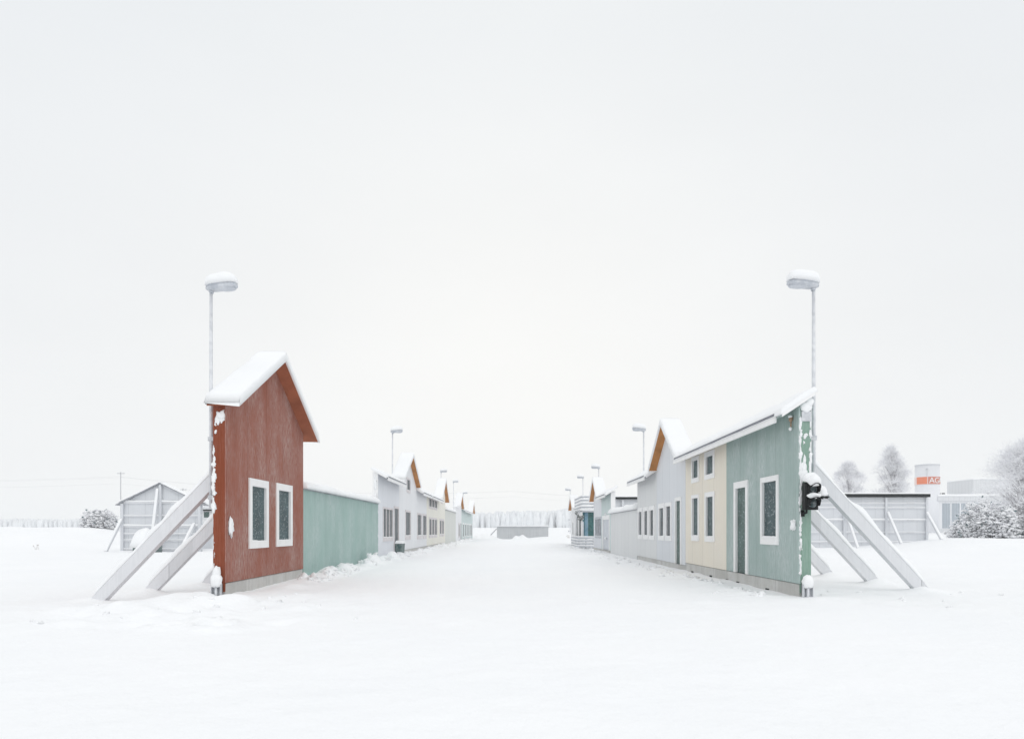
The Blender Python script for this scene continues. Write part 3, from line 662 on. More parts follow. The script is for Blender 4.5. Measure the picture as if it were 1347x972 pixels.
# ---- veranda with balcony, standing out into the street
def veranda():
    root = thing('veranda', 'teal fronted veranda with snow-laden slatted balcony and rails', 'veranda', (6.4, 52.5, 0))
    x0, x1, y0, y1 = 5.75, 6.9, 52.5, 58.1
    mb = MB(); mb.box((x0+.05,y0+.45,-.3), (x1,y1,2.98)); mb.build('wall', M['white'], root)
    mb = MB(); mb.box((x0+.02,y0+.40,.9), (x0+.30,y0+.448,2.96)); o = mb.build('window', M['teal'], root)
    mb = MB(); mb.box((x0+.08,y0+.385,1.0), (x0+.2,y0+.398,2.2)); mb.build('pane', M['lamp'], o)
    mb = MB(); mb.box((x0+.302,y0+.40,.55), (x0+.55,y0+.448,2.96)); mb.build('door', M['blue'], root)
    mb = MB(); mb.box((x0+.552,y0+.40,.9), (x1,y0+.448,2.96)); mb.build('panel', M['tealgreen'], root)
    mb = MB()
    for k in range(2): mb.box((x0+.008,y0+1.2+k*2.2,1.0), (x0+.048,y0+2.3+k*2.2,2.6))
    mb.build('side_window', M['pane_far'], root)
    mb = MB(); mb.box((x0-.05,y0,2.98), (x1,y1,3.10)); d = mb.build('balcony_floor', M['slat'], root)
    mb = MB(); mb.snow((x0-.08,y0-.03,3.103), (x1,y0-.03,3.103), (x1,y1,3.103), (x0-.08,y1,3.103), .16, 6, 16, .3, 3); mb.build('snow_cover', M['snow'], d)
    for (xx, yy) in ((x0, y0+.02), (x0, y1-.1), (x0, (y0+y1)/2)):
        mb = MB(); mb.box((xx-.05,yy,-.2), (xx+.05,yy+.1,4.3)); mb.build('post', M['trim'], root)
    for z in (3.36, 3.64, 3.92, 4.2):
        mb = MB(); mb.box((x0-.02,y0-.01,z-.06), (x1,y0+.03,z+.06)); mb.box((x0-.062,y0-.01,z-.06), (x0-.022,y1,z+.06)); r = mb.build('balcony_rail', M['slat'], root)
        mb = MB(); mb.snow((x0-.05,y0-.06,z+.062), (x1,y0-.06,z+.062), (x1,y0+.06,z+.062), (x0-.05,y0+.06,z+.062), .10, 8, 2, .4, z)
        mb.snow((x0-.10,y0,z+.062), (x0-.10,y1,z+.062), (x0+.02,y1,z+.062), (x0+.02,y0,z+.062), .10, 16, 2, .4, z+9); mb.build('snow_cover', M['snow'], r)
    a0 = 5.42
    for z in (.14, .38, .62, .86):
        mb = MB(); mb.box((a0,y0-.3,z-.07), (x1,y0-.26,z+.05)); mb.box((a0-.042,y0-.3,z-.07), (a0-.002,y1,z+.05)); r = mb.build('fence_rail', M['slat'], root)
        mb = MB(); mb.snow((a0-.06,y0-.34,z+.052), (x1,y0-.34,z+.052), (x1,y0-.22,z+.052), (a0-.06,y0-.22,z+.052), .09, 8, 2, .4, z)
        mb.snow((a0-.08,y0-.2,z+.052), (a0-.08,y1,z+.052), (a0+.04,y1,z+.052), (a0+.04,y0-.2,z+.052), .09, 16, 2, .4, z+4); mb.build('snow_cover', M['snow'], r)
    for xx in (a0+.03, 6.0, 6.6):
        mb = MB(); mb.box((xx,y0-.255,-.3), (xx+.08,y0-.18,.95)); mb.build('fence_post', M['tar'], root)
    # evergreen garland on the balcony corner
    g = thing('garland', 'snow-dusted dark evergreen garland hanging on the balcony corner', 'garland', (5.5, 52.4, 2.6))
    rnd = random.Random(5); mb = MB(); ms = MB()
    for k in range(260):
        t = rnd.random(); c = Vector((5.22+.62*t, 52.32+rnd.uniform(-.1,.1), 3.05-.62*math.sin(t*math.pi*.75)+rnd.gauss(0,.09)))
        d = Vector((rnd.gauss(0,1), rnd.gauss(0,1), rnd.gauss(0,1))).normalized()*.11; e = d.orthogonal().normalized()*.022
        (ms if rnd.random() < .42 else mb).face([c-d-e, c-d+e, c+d+e*.3, c+d-e*.3])
    mb.build('sprigs', M['evergreen'], g); ms.build('snow_cover', M['rime'], g)
    mb = MB(); mb.tube([(5.7,52.47,3.04),(5.55,52.4,3.1),(5.22,52.34,3.04)], .02); mb.build('bracket', M['tar'], g)
veranda()

# ------------------------------------------------------------------ street lamps
def make_lamp(label):
    root = thing('street_lamp', label, 'street lamp', (0,0,0), 'street lamps on poles behind the facades')
    mb = MB(); mb.tube([(0,0,2.0),(0,0,4.5),(0,0,7.0)], [.045,.042,.036], 10); mb.build('pole', M['pole'], root)
    mb = MB()
    for z in (2.25, 3.6): mb.box((-.05,-.06,z-.05), (.235,.06,z+.05)); mb.box((.19,-.14,z-.1), (.236,.14,z+.1))
    mb.build('bracket', M['galv'], root)
    mb = MB(); mb.tube([(0,0,6.98),(.02,0,7.04)], [.055,.05], 10)
    sec = [(-.10,.06,.04), (-.04,.10,.075), (.08,.135,.09), (.30,.15,.085), (.50,.14,.07), (.585,.09,.04)]; n = 12; i0 = len(mb.v)
    for (x, w, h) in sec:
        for q in range(n):
            t = 2*math.pi*q/n; c, s_ = math.cos(t), math.sin(t)
            mb.v.append((x, w*abs(c)**.6*(1 if c>0 else -1), 7.09+.10*x + h*abs(s_)**.7*(1 if s_>0 else -.8)))
    for k in range(len(sec)-1):
        for q in range(n): mb.f.append((i0+k*n+q, i0+k*n+(q+1)%n, i0+(k+1)*n+(q+1)%n, i0+(k+1)*n+q)); mb.m.append(0); mb.smooth.append(True)
    mb.f.append(tuple(i0+q for q in range(n))); mb.f.append(tuple(i0+(len(sec)-1)*n+q for q in range(n))); mb.m += [0,0]; mb.smooth += [False]*2
    h = mb.build('lamp_head', M['lamphead'], root)
    mb = MB(); mb.blob((.36,0,7.075), (.225,.11,.055), .05, 2, 6, 14); mb.build('lamp_glass', M['lamp'], h)
    mb = MB(); n = 12; i0 = 0; xs = [-.115,-.10,-.05,.05,.18,.32,.44,.53,.58,.60]; hs = [.05,.15,.21,.24,.25,.255,.24,.20,.13,.04]; ws = [.05,.10,.14,.17,.18,.185,.175,.15,.11,.05]
    for x, hh, w in zip(xs, hs, ws):
        for q in range(n+1):
            t = math.pi*q/n; c, s_ = math.cos(t), math.sin(t)
            mb.v.append((x, w*(abs(c)**.55)*(1 if c>0 else -1), 7.145+.11*x + (hh-.0)*s_**.5*(1+.08*mnoise.noise(Vector((x*5, q*.6, 1)))) ))
    for k in range(len(xs)-1):
        for q in range(n): mb.f.append((k*(n+1)+q, k*(n+1)+q+1, (k+1)*(n+1)+q+1, (k+1)*(n+1)+q)); mb.m.append(0); mb.smooth.append(True)
        mb.f.append((k*(n+1), (k+1)*(n+1), (k+1)*(n+1)+n, k*(n+1)+n)); mb.m.append(0); mb.smooth.append(False)
    for k in (0, len(xs)-1): mb.f.append(tuple(k*(n+1)+q for q in range(n+1))); mb.m.append(0); mb.smooth.append(False)
    mb.build('snow_cover', M['snow'], h)
    return root
lamp0 = make_lamp('tall snow-capped street lamp behind the faded red gabled facade')
lamp0.location = (-6.965, 14.78, 0)
for (x, y, dz, lab) in (
        (-7.0, 37.4, .15, 'snow-capped street lamp behind the white facade with attic window'),
        (-7.0, 63.0, .15, 'street lamp rising behind the grey green windowless wall, beside the cream gable'),
        (-7.0, 76.4, .15, 'street lamp behind the plain white gabled facade with dark door'),
        (-7.0, 92.0, -.3, 'farthest faint street lamp behind the sea green facade with five windows'),
        (6.905, 14.62, 0, 'tall snow-capped street lamp behind the sage green facade and traffic light'),
        (6.85, 33.2, -.4, 'snow-capped street lamp behind the pale warm grey facade with low roof'),
        (6.85, 50.4, -.7, 'street lamp behind the white grey gable next to the teal veranda'),
        (6.9+.3, 64.8, -.3, 'faint street lamp rising behind the teal veranda balcony'),
        (6.85, 75.2, -.9, 'farthest faint street lamp beyond the small white gabled facade')):
    c = copy_tree(lamp0); c.location = (x, y, dz); c['label'] = lab
    if x > 0: c.rotation_euler = (0, 0, math.pi)

# ------------------------------------------------------------------ traffic light on the right corner
def traffic_light():
    root = thing('traffic_light', 'black traffic light heaped with snow on the green wall corner', 'traffic light', (6.55, 14.02, 1.95))
    def head(name, center, yaw, lights):
        Rm = Matrix.Translation(Vector(center)) @ Matrix.Rotation(yaw, 4, 'Z')
        def tr(mb): mb.v = [tuple(Rm @ Vector(p)) for p in mb.v]; return mb
        n = lights; H = .30*n
        mb = MB(); w, d = .145, .17; c = .03
        pts = [(-w+c,-d/2), (w-c,-d/2), (w,-d/2+c), (w,d/2), (-w,d/2), (-w,-d/2+c)]
        i0 = len(mb.v); mb.v += [(x,y,-H/2) for x,y in pts] + [(x,y,H/2) for x,y in pts]; k = len(pts)
        for q in range(k): mb.f.append((i0+q, i0+(q+1)%k, i0+k+(q+1)%k, i0+k+q)); mb.m.append(0); mb.smooth.append(False)
        mb.f.append(tuple(i0+q for q in reversed(range(k)))); mb.f.append(tuple(i0+k+q for q in range(k))); mb.m += [0,0]; mb.smooth += [False]*2
        hs = tr(mb).build(name, M['dark'], root)
        for j in range(n):
            zc = -H/2 + .15 + .30*j
            mb = MB(); r, L_ = .118, .23; seg = 22; i0 = 0
            for (rr, e) in ((r, 0), (r, 1), (r-.012, 1), (r-.012, 0)):
                for q in range(seg+1):
                    t = R(-35) + (R(250))*q/seg; drop = L_*e*(.55+.45*max(0, math.sin(t)))
                    mb.v.append((rr*math.cos(t), -d/2-.002-drop, zc+rr*math.sin(t)))
            for a in range(3):
                for q in range(seg): mb.f.append((a*(seg+1)+q, a*(seg+1)+q+1, (a+1)*(seg+1)+q+1, (a+1)*(seg+1)+q)); mb.m.append(0); mb.smooth.append(True)
            v = tr(mb).build('visor', M['dark'], hs)
            mb = MB(); mb.blob((0,-d/2-.004,zc), (.103,.03,.103), 0, 1, 8, 20); tr(mb).build('lens', M['lens'], hs)
            mb = MB(); up = .12 if j == n-1 else .06
            mb.blob((.0,-d/2-.075,zc+.125+up*.42), (.13,.15,up), .3, j+2, 10, 14)
            if j == n-1: mb.blob((.0,0,H/2+.09), (.165,.14,.13), .25, 8, 10, 14); mb.blob((-.02,-.13,H/2+.04), (.15,.14,.09), .25, 5, 10, 14)
            tr(mb).build('snow_cover', M['snow'], hs)
        return hs
    head('housing', (6.535, 13.98, 2.24), R(2), 2)
    # the hood of a second signal, turned to the cross street and buried in snow
    mb = MB(); mb.box((6.70,14.0,2.10),(6.76,14.2,2.36)); hs = mb.build('side_housing', M['dark'], root)
    mb = MB(); n = 10
    for k in range(n):
        a0, a1 = math.pi*k/n, math.pi*(k+1)/n
        q = []
        for (a, rr) in ((a0,.115),(a1,.115),(a1,.10),(a0,.10)): q.append((math.cos(a)*rr, math.sin(a)*rr*.55))
        lo = [(6.762, 14.1+y, 2.21+z) for y, z in q]; hi = [(6.97-.05*(z<.02), 14.1+y, 2.185+z) for y, z in q]
        mb.hexa(lo, hi)
    mb.build('visor', M['dark'], hs)
    mb = MB(); mb.blob((6.80,14.08,2.35), (.13,.14,.13), .3, 3, 10, 14); mb.blob((6.87,14.08,2.285), (.085,.10,.05), .25, 6, 8, 12); mb.build('snow_cover', M['snow'], hs)
    mb = MB(); mb.tube([(6.47,14.02,1.98),(6.47,14.03,1.88),(6.47,14.22,1.86)], .025, 8); mb.box((6.43,14.20,1.80),(6.51,14.24,1.94)); mb.tube([(6.60,14.0,2.48),(6.62,14.1,2.52),(6.60,14.24,2.52)], .025, 8); mb.build('bracket', M['dark'], root)
traffic_light()

# ------------------------------------------------------------------ bin by the white facade
b = thing('litter_bin', 'dark green snow-topped bin beside the cold white facade door', 'bin', (-6.15, 35.6, gz(-6.15,35.6)))
bz = gz(-6.1, 35.6)-.1
mb = MB(); mb.hexa([(-6.42,35.25,bz),(-6.1,35.25,bz),(-6.1,36.1,bz),(-6.42,36.1,bz)], [(-6.45,35.2,bz+.66),(-6.06,35.2,bz+.66),(-6.06,36.15,bz+.66),(-6.45,36.15,bz+.66)]); mb.build('body', M['bin'], b)
mb = MB(); mb.snow((-6.46,35.18,bz+.663),(-6.04,35.18,bz+.663),(-6.04,36.17,bz+.663),(-6.46,36.17,bz+.663), .16, 5, 8, .3, 2); mb.build('snow_cover', M['snow'], b)

# ------------------------------------------------------------------ backs of other mock facades in the field
def screen_wall(label, X0, X1, Y, zb, top, girts, posts, braces, capmat='tar', caph=.14, gable=None, cat='wall', name='timber_screen', strong=()):
    root = thing(name, label, cat, ((X0+X1)/2, Y, 0), 'backs of timber screens in the snow')
    mb = MB()
    T = (lambda x: top) if gable is None else (lambda x: gable[1]-(gable[1]-top)*abs(x-gable[0])/((X1-X0)/2))
    xs = [X0, X1] if gable is None else [X0, gable[0], X1]
    for a, b_ in zip(xs, xs[1:]):
        mb.hexa([(a,Y,zb-.5),(b_,Y,zb-.5),(b_,Y+.15,zb-.5),(a,Y+.15,zb-.5)], [(a,Y,T(a)),(b_,Y,T(b_)),(b_,Y+.15,T(b_)),(a,Y+.15,T(a))])
    mb.build('wall', M['greyboard'], root)
    for z in girts:
        seg = [(X0,X1)]
        if gable is not None and z > top:
            k = (gable[1]-z)/(gable[1]-top)*(X1-X0)/2; seg = [(gable[0]-k, gable[0]+k)]
        mb = MB(); mb.box((seg[0][0]+.02,Y-.09,z-.05),(seg[0][1]-.02,Y-.002,z+.05)); g = mb.build('girt', M['brace'], root)
        th = .13 if z in strong else .05
        mb = MB(); mb.snow((seg[0][0],Y-.13,z+.052),(seg[0][1],Y-.13,z+.052),(seg[0][1],Y-.004,z+.052),(seg[0][0],Y-.004,z+.052), th, int((X1-X0)/.4), 2, .4, z+X0); mb.build('snow_cover', M['snow'], g)
    for x in posts:
        mb = MB(); mb.box((x-.09,Y-.2,zb-.3),(x+.09,Y-.092,T(x)-.05)); mb.build('post', M['greyboard'], root)
    for (x, zt, out) in braces:
        mb = MB(); g = gz(x, Y-out); p, q = Vector((x,Y-.2,zt)), Vector((x,Y-out,g-.05)); mb.beam(p, q, .14, .18, side=(1,0,0)); br = mb.build('brace', M['brace'], root)
        up = Vector((0,-.06,.075)); mb = MB(); mb.snow(p+up-Vector((.1,0,0)), p+up+Vector((.1,0,0)), q+up+Vector((.1,0,0)), q+up-Vector((.1,0,0)), .10, 2, 14, .4, x); mb.build('snow_cover', M['snow'], br)
    mb = MB()
    for a, b_ in zip(xs, xs[1:]):
        ea, eb = (a-.3 if a == X0 and gable else a-.1), (b_+.3 if b_ == X1 and gable else b_+.1)
        if gable:
            if a == gable[0]: ea = a
            if b_ == gable[0]: eb = b_
            sl = (gable[1]-top)/((X1-X0)/2); za = T(a)-(.3*sl if a == X0 else 0); zb_ = T(b_)-(.3*sl if b_ == X1 else 0)
        else: za = zb_ = top
        lo = [(ea,Y-.3,za+.003),(eb,Y-.3,zb_+.003),(eb,Y+.5,zb_+.003),(ea,Y+.5,za+.003)]
        mb.hexa(lo, [(x,y,z+caph) for x,y,z in lo])
    r = mb.build('roof', M[capmat], root)
    mb = MB()
    for a, b_ in zip(xs, xs[1:]):
        mb.snow((a-.1,Y-.26,T(a)+caph+.004),(b_+.1,Y-.26,T(b_)+caph+.004),(b_+.1,Y+.5,T(b_)+caph+.004),(a-.1,Y+.5,T(a)+caph+.004), .12, int((b_-a)/.5)+3, 4, .3, a)
    mb.build('snow_cover', M['snow'], r)
    return root
screen_wall('gable-shaped grey timber screen seen from behind, in the open snow', -28.1, -22.35, 46, gz(-25,46), 3.40, (3.46,2.5,1.74,1.2,.74,.1), (-25.25,-28.0,-22.45), ((-28.0,2.2,2.0),(-25.42,4.35,1.1),(-22.8,1.9,2.2)), gable=(-25.25,4.84), capmat='sheet', caph=.06, strong=(1.74,3.46))
screen_wall('long grey timber screen with black roof edge, beyond the sage green facade', 22.0, 35.75, 55, .2, 4.32, (3.78,3.4,2.32,1.27,.45), (24.5,28.55,32.15,35.65), ((24.6,2.9,2.1),(28.65,2.9,2.1),(32.25,2.95,2.1),(35.6,2.95,2.1)), caph=.26, strong=(2.32,))
screen_wall('grey timber screen with black roof edge, above the low pale wall', 8.2, 17.0, 52, 0, 4.0, (3.3,2.2), (9,13,16.5), (), caph=.16)
screen_wall('low snow-capped grey plank screen closing the end of the street', -2.55, 6.15, 108, 0, 2.08, (), (), (), capmat='brace', caph=.05)
for o in COL.objects:
    if o.get('label','').startswith('low snow-capped'):
        for c in o.children:
            if c.name.startswith('wall'): c.data.materials[0] = M['greyplank']
        mb = MB(); mb.beam((-2.6,107.9,1.7), (-4.3,107.6,-.1), .12, .16, side=(0,1,0)); mb.build('brace', M['wire'], o)

# small hut and snow-loaded bin behind the gable screen
h = thing('hut', 'small white hut with dark window and thick roof snow, behind the red facade', 'hut', (-22, 50, 0))
mb = MB(); mb.box((-24.6,50,-.4),(-19.5,53,2.55)); mb.build('wall', M['greyboard'], h)
mb = MB(); mb.box((-24.6,49.94,2.0),(-19.5,49.998,3.02)); mb.build('gable_board', M['trim'], h)
mb = MB(); mb.box((-24.12,49.88,2.42),(-23.58,49.938,2.98)); w = mb.build('window', M['trim'], h)
mb = MB(); mb.box((-24.06,49.865,2.48),(-23.64,49.878,2.92)); mb.build('pane', M['doorleaf'], w)
mb = MB(); mb.box((-24.9,49.7,3.02),(-19.3,53.3,3.1)); r = mb.build('roof', M['tar'], h)
mb = MB(); mb.snow((-24.95,49.65,3.103),(-19.3,49.65,3.103),(-19.3,53.3,3.103),(-24.95,53.3,3.103), .75, 12, 8, .25, 3); mb.build('snow_cover', M['snow'], r)
g = gz(-24.9, 43.2); c = thing('storage_bin', 'dark green bin buried under a block of snow, before the gable screen', 'bin', (-24.6, 43.2, g))
mb = MB(); mb.box((-25.3,42.6,g-.2),(-24.0,43.8,g+.75)); mb.build('body', M['bin'], c)
mb = MB(); mb.box((-25.35,42.55,g+.75),(-23.95,43.85,g+.80)); l_ = mb.build('lid', M['bin'], c)
mb = MB(); mb.snow((-25.45,42.45,g+.30),(-24.3,42.45,g+.30),(-24.3,43.9,g+.30),(-25.45,43.9,g+.30), 1.30, 8, 8, .12, 4); mb.build('snow_cover', M['snow'], c)

# ------------------------------------------------------------------ factory far right
def factory():
    cx, cy, r = 92.97, 143.0, 2.36
    face = math.atan2(-cy, -cx)            # the side turned to the street
    def ring(mb, r0, r1, z0, z1, a0, a1, n, mi=0):
        for k in range(n):
            p, q = face + R(a0+(a1-a0)*k/n), face + R(a0+(a1-a0)*(k+1)/n)
            c = [(r0,p),(r1,p),(r1,q),(r0,q)]
            mb.hexa([(cx+rr*math.cos(a), cy+rr*math.sin(a), z0) for rr, a in c], [(cx+rr*math.cos(a), cy+rr*math.sin(a), z1) for rr, a in c], mi)
    t = thing('tower', 'pale round tower with an orange sign band behind the timber screen', 'tower', (cx, cy, 1))
    mb = MB(); mb.tube([(cx,cy,-1),(cx,cy,15.9)], r, 56); mb.build('wall', M['facsmooth'], t)
    mb = MB(); ring(mb, .1, r+.08, 15.903, 16.05, 0, 360, 48); o = mb.build('roof', M['facgrey'], t)
    mb = MB(); mb.blob((cx,cy,16.06), (r,r,.3), .1, 2, 8, 30); mb.build('snow_cover', M['snow'], o)
    am = face + R(0); px, py = cx+(r+.08)*math.cos(am), cy+(r+.08)*math.sin(am)
    mb = MB(); mb.tube([(px,py,13.4),(px,py,15.0)], .05); mb.blob((px,py,15.1), (.25,.25,.16), .1, 1); mb.build('lamp_arm', M['facgrey'], t)
    s = thing('sign', 'orange and white company sign band curving round the pale tower', 'sign', (cx, cy, 12.5))
    mb = MB(); ring(mb, r+.02, r+.06, 11.6, 13.3, -92, 92, 40); mb.build('board', M['pink'], s)
    mb = MB(); ring(mb, r+.063, r+.09, 11.68, 13.24, -53, 0, 16); mb.build('orange_field', M['orange'], s)
    mb = MB(); ring(mb, r+.063, r+.09, 11.68, 13.24, 4, 90, 24); mb.build('red_field', M['signred'], s)
    cu = bpy.data.curves.new('lettering', 'FONT'); cu.body = 'AGA'; cu.size = 1.75; cu.extrude = .012; cu.align_y = 'CENTER'; cu.space_character = .95
    to = bpy.data.objects.new('lettering', cu); COL.objects.link(to); bpy.context.view_layer.update()
    dg = bpy.context.evaluated_depsgraph_get(); me = bpy.data.meshes.new_from_object(to.evaluated_get(dg)); bpy.data.objects.remove(to)
    xs = [v.co.x for v in me.vertices]; ys = [v.co.y for v in me.vertices]; x0, w = min(xs), max(xs)-min(xs); yc = (min(ys)+max(ys))/2
    for v in me.vertices:
        a = face + R(8 + 78*(v.co.x-x0)/w); rr = r+.135+v.co.z
        v.co = (rr*math.cos(a), rr*math.sin(a), -.04+(v.co.y-yc))
    ob = bpy.data.objects.new('lettering', me); COL.objects.link(ob); me.materials.append(M['trim']); ob.parent = s
    b = thing('factory_hall', 'low white factory hall with blue grey ribbed doors beside the tower', 'factory', (104, 141, 1))
    mb = MB(); mb.box((93.8,141,-1),(125,165,7.9)); mb.build('wall', M['facwhite'], b)
    mb = MB(); mb.box((93.8,140.6,7.9),(125,165,8.9)); r = mb.build('roof', M['facgrey'], b)
    mb = MB(); mb.snow((93.8,140.5,8.903),(125,140.5,8.903),(125,165,8.903),(93.8,165,8.903), .5, 16, 10, .2, 2); mb.build('snow_cover', M['snow'], r)
    for x in (95.0, 97.1, 99.2, 101.3):
        mb = MB(); mb.box((x,140.93,1.9),(x+1.7,140.997,7.4)); mb.build('door', M['facdoor'], b)
    mb = MB(); mb.box((94,140.8,.2),(102,140.997,1.75)); mb.build('loading_edge', M['facgrey'], b)
    for x in (97.6, 98.6):
        mb = MB(); mb.tube([(x,146,9.2),(x,146,9.95)], .32, 10); mb.build('roof_vent', M['tar'], b)
    mb = MB(); mb.tube([(98,146.5,9.2),(98,146.5,11.2)], .06); mb.build('mast', M['facgrey'], b)
    u = thing('rooftop_block', 'pale grey two-tone box building rising behind the factory roof', 'building', (106, 166, 1))
    mb = MB(); mb.box((120.0,166,-1),(134,176,11.2)); mb.build('wall', M['facwhite'], u)
    mb = MB(); mb.box((119.9,165.9,11.2),(134.1,176,14.6)); mb.build('roof', M['facgrey'], u)
    mb = MB(); mb.snow((119.8,165.8,14.603),(134.1,165.8,14.603),(134.1,176,14.603),(119.8,176,14.603), .4, 8, 8, .2, 2); mb.build('snow_cover', M['snow'], u)
    mb = MB(); mb.box((120.9,165.93,9.3),(123.4,165.998,11.0)); w_ = mb.build('window', M['trim'], u)
    mb = MB(); mb.box((123.42,165.92,9.3),(123.9,165.998,11.1)); mb.build('shutter', M['tar'], u)
factory()

# ------------------------------------------------------------------ trees and shrubs
def frost_tree(label, x, y, height, radius, seed, clusters=150, per=90, group='frost-covered trees beyond the screens', low=.18, lean=0.0, sz=1.0):
    """tapered trunk, limbs reaching into an uneven egg-shaped crown, thousands of rime-covered twigs at their tips"""
    rnd = random.Random(seed); g = gz(x, y)
    root = thing('frosted_tree', label, 'tree', (x, y, g), group)
    tr = MB(); cr = MB()
    n = 9; stem = [Vector((x, y, g-.3))]
    for k in range(n): stem.append(stem[-1] + Vector((rnd.gauss(lean/n,.012*height), rnd.gauss(0,.012*height), height*.93/n)))
    rs = [height*.016*(1-.93*k/n)+.012 for k in range(n+1)]
    tr.tube(stem, rs, 8, cap=False)
    for c in range(clusters):
        z = low + (1-low)*rnd.random()**.8
        t = (z-low)/(1-low); env = (math.sin(math.pi*min(1, .16+.84*t))**.75)*(1 if t < .98 else .4)
        a = rnd.uniform(0, 6.283); d3 = Vector((math.cos(a), math.sin(a), (z-.5)*2))
        lump = 1 + .75*mnoise.noise(d3*1.9+Vector((seed*3,0,0)))
        if mnoise.noise(d3*2.3+Vector((0,seed*2,0))) < -.16: continue      # gaps
        rr = radius*env*lump*rnd.random()**.45
        e = Vector((stem[0].x + (stem[-1].x-stem[0].x)*z + math.cos(a)*rr, y + math.sin(a)*rr, g+height*z))
        zb = max(.10, z - .16 - .22*rr/radius*rnd.random()); kb = zb/.93*n; i = min(n-1, int(kb)); b = stem[i].lerp(stem[i+1], min(1, kb-i))
        mid = b.lerp(e, .55) + Vector((rnd.gauss(0,.05*radius), rnd.gauss(0,.05*radius), .06*radius))
        tr.tube([b, mid, e], [rs[i]*.42, rs[i]*.22+.004, .008], 4, cap=False)
        out = (e-b).normalized(); cs = radius*rnd.uniform(.09,.22)
        for q in range(per):
            o = Vector((rnd.gauss(0,1), rnd.gauss(0,1), rnd.gauss(0,.8)))*cs*.75
            p = e + o; dd = (o.normalized()*.8 + out*.5 + Vector((rnd.gauss(0,.35), rnd.gauss(0,.35), rnd.gauss(.1,.35)))).normalized()
            ln = rnd.uniform(.25,.7)*sz; w = dd.orthogonal().normalized()*rnd.uniform(.014,.034)*sz
            w = Matrix.Rotation(rnd.random()*6.28, 3, dd) @ w
            cr.face([p-w, p+w, p+dd*ln+w*.3, p+dd*ln-w*.3], 0 if rnd.random() < .74 else 1)
    tr.build('trunk', M['bark'], root); cr.build('crown', [M['rime'], M['twig']], root)
frost_tree('frosted rounded tree behind the long screen, left of the taller one', 63.0, 120, 13.2, 3.0, 3, 150, 110, low=.3)
frost_tree('taller frosted birch behind the long screen, beside the white tower', 70.9, 120, 16.2, 3.1, 5, 200, 120, low=.2)
frost_tree('large pale frosted tree at the picture edge behind the shrubs', 83.5, 104, 15.0, 5.4, 8, 360, 130, low=.08)

def shrub(label, x, y, rx, ry, h, seed, n=2600, green=.3, sz=.26):
    rnd = random.Random(seed); g = gz(x, y); root = thing('snowy_shrub', label, 'shrub', (x, y, g), 'snow-laden shrubs on the bank')
    st = MB(); fo = MB(); sn = MB()
    for k in range(14):
        t = rnd.uniform(0, 6.28); r = rnd.uniform(.3,.9); e = Vector((x+math.cos(t)*rx*r, y+math.sin(t)*ry*r, g+h*rnd.uniform(.5,.85)))
        b0 = Vector((x+rnd.gauss(0,.2), y+rnd.gauss(0,.2), g-.1)); st.tube([b0, b0.lerp(e,.5)+Vector((0,0,.2*h)), e], [.05,.035,.012], 5, cap=False)
    st.build('stem', M['bark'], root)
    for k in range(n):
        # clumps on an uneven dome, down to the ground
        t = rnd.uniform(0, 6.28); v = rnd.uniform(0,1); rr = (1-v**2.4)**.5
        d = Vector((math.cos(t)*rr, math.sin(t)*rr, v)); k1 = 1 + .30*mnoise.noise(d*2.2+Vector((seed,0,0))) + .12*mnoise.noise(d*6+Vector((seed,3,0)))
        s_ = rnd.random()**.35
        c = Vector((x+d.x*rx*k1*s_, y+d.y*ry*k1*s_, g+d.z*h*k1*s_*.95+.05))
        e = Vector((d.x, d.y, .25)).normalized(); e = (e + Vector((rnd.gauss(0,.5), rnd.gauss(0,.5), rnd.gauss(0,.4)))).normalized()
        sd_ = e.orthogonal().normalized(); sd_ = Matrix.Rotation(rnd.random()*6.28, 3, e) @ sd_
        ln = sz*rnd.uniform(.6,1.4); w = ln*.30
        fo.face([c-sd_*w*.5, c+e*ln*.5-sd_*w, c+e*ln, c+e*ln*.5+sd_*w], 0 if rnd.random() < green*1.5 else 1)
        clump = mnoise.noise(c*.9+Vector((seed*5,0,0))) + .5*mnoise.noise(c*2.3)
        if rnd.random() < .90 - green*.35 + clump*.9:
            for _ in range(3):      # rime-thick leaves
                e2 = (e + Vector((rnd.gauss(0,.5), rnd.gauss(0,.5), rnd.gauss(.1,.4)))).normalized(); s2 = Matrix.Rotation(rnd.random()*6.28, 3, e2) @ e2.orthogonal().normalized()
                c2 = c + Vector((rnd.gauss(0,.6), rnd.gauss(0,.6), rnd.gauss(.1,.5)))*ln*.5; l2 = ln*rnd.uniform(.4,.9); w2 = l2*.32
                sn.face([c2-s2*w2*.5, c2+e2*l2*.5-s2*w2, c2+e2*l2, c2+e2*l2*.5+s2*w2])
            if rnd.random() < .55:
                r = ln*rnd.uniform(.18,.5); sn.blob(c+e*ln*.5+Vector((0,0,r*.3)), (r*rnd.uniform(.8,1.7), r*rnd.uniform(.8,1.7), r*.7), .8, k*.37, 5, 7)
    fo.build('foliage', [M['leaf'], M['twig']], root); sn.build('snow_cover', M['rime'], root)
shrub('broad dark leaved shrub loaded with snow, before the factory hall', 46.2, 62, 2.55, 2.4, 3.5, 2, 3800, .21)
shrub('low snow-covered shrub at the picture edge, right of the broad one', 50.6, 60.5, 2.4, 2.0, 2.6, 4, 2200, .16)
shrub('snow-laden bush on the bank left of the gable screen', -42.6, 66, 1.7, 1.3, 1.9, 13, 1500, .16, .22)
shrub('small white frosted bush left of the broad dark shrub', 44.6, 63.5, .9, 1.2, 1.3, 9, 700, .08)

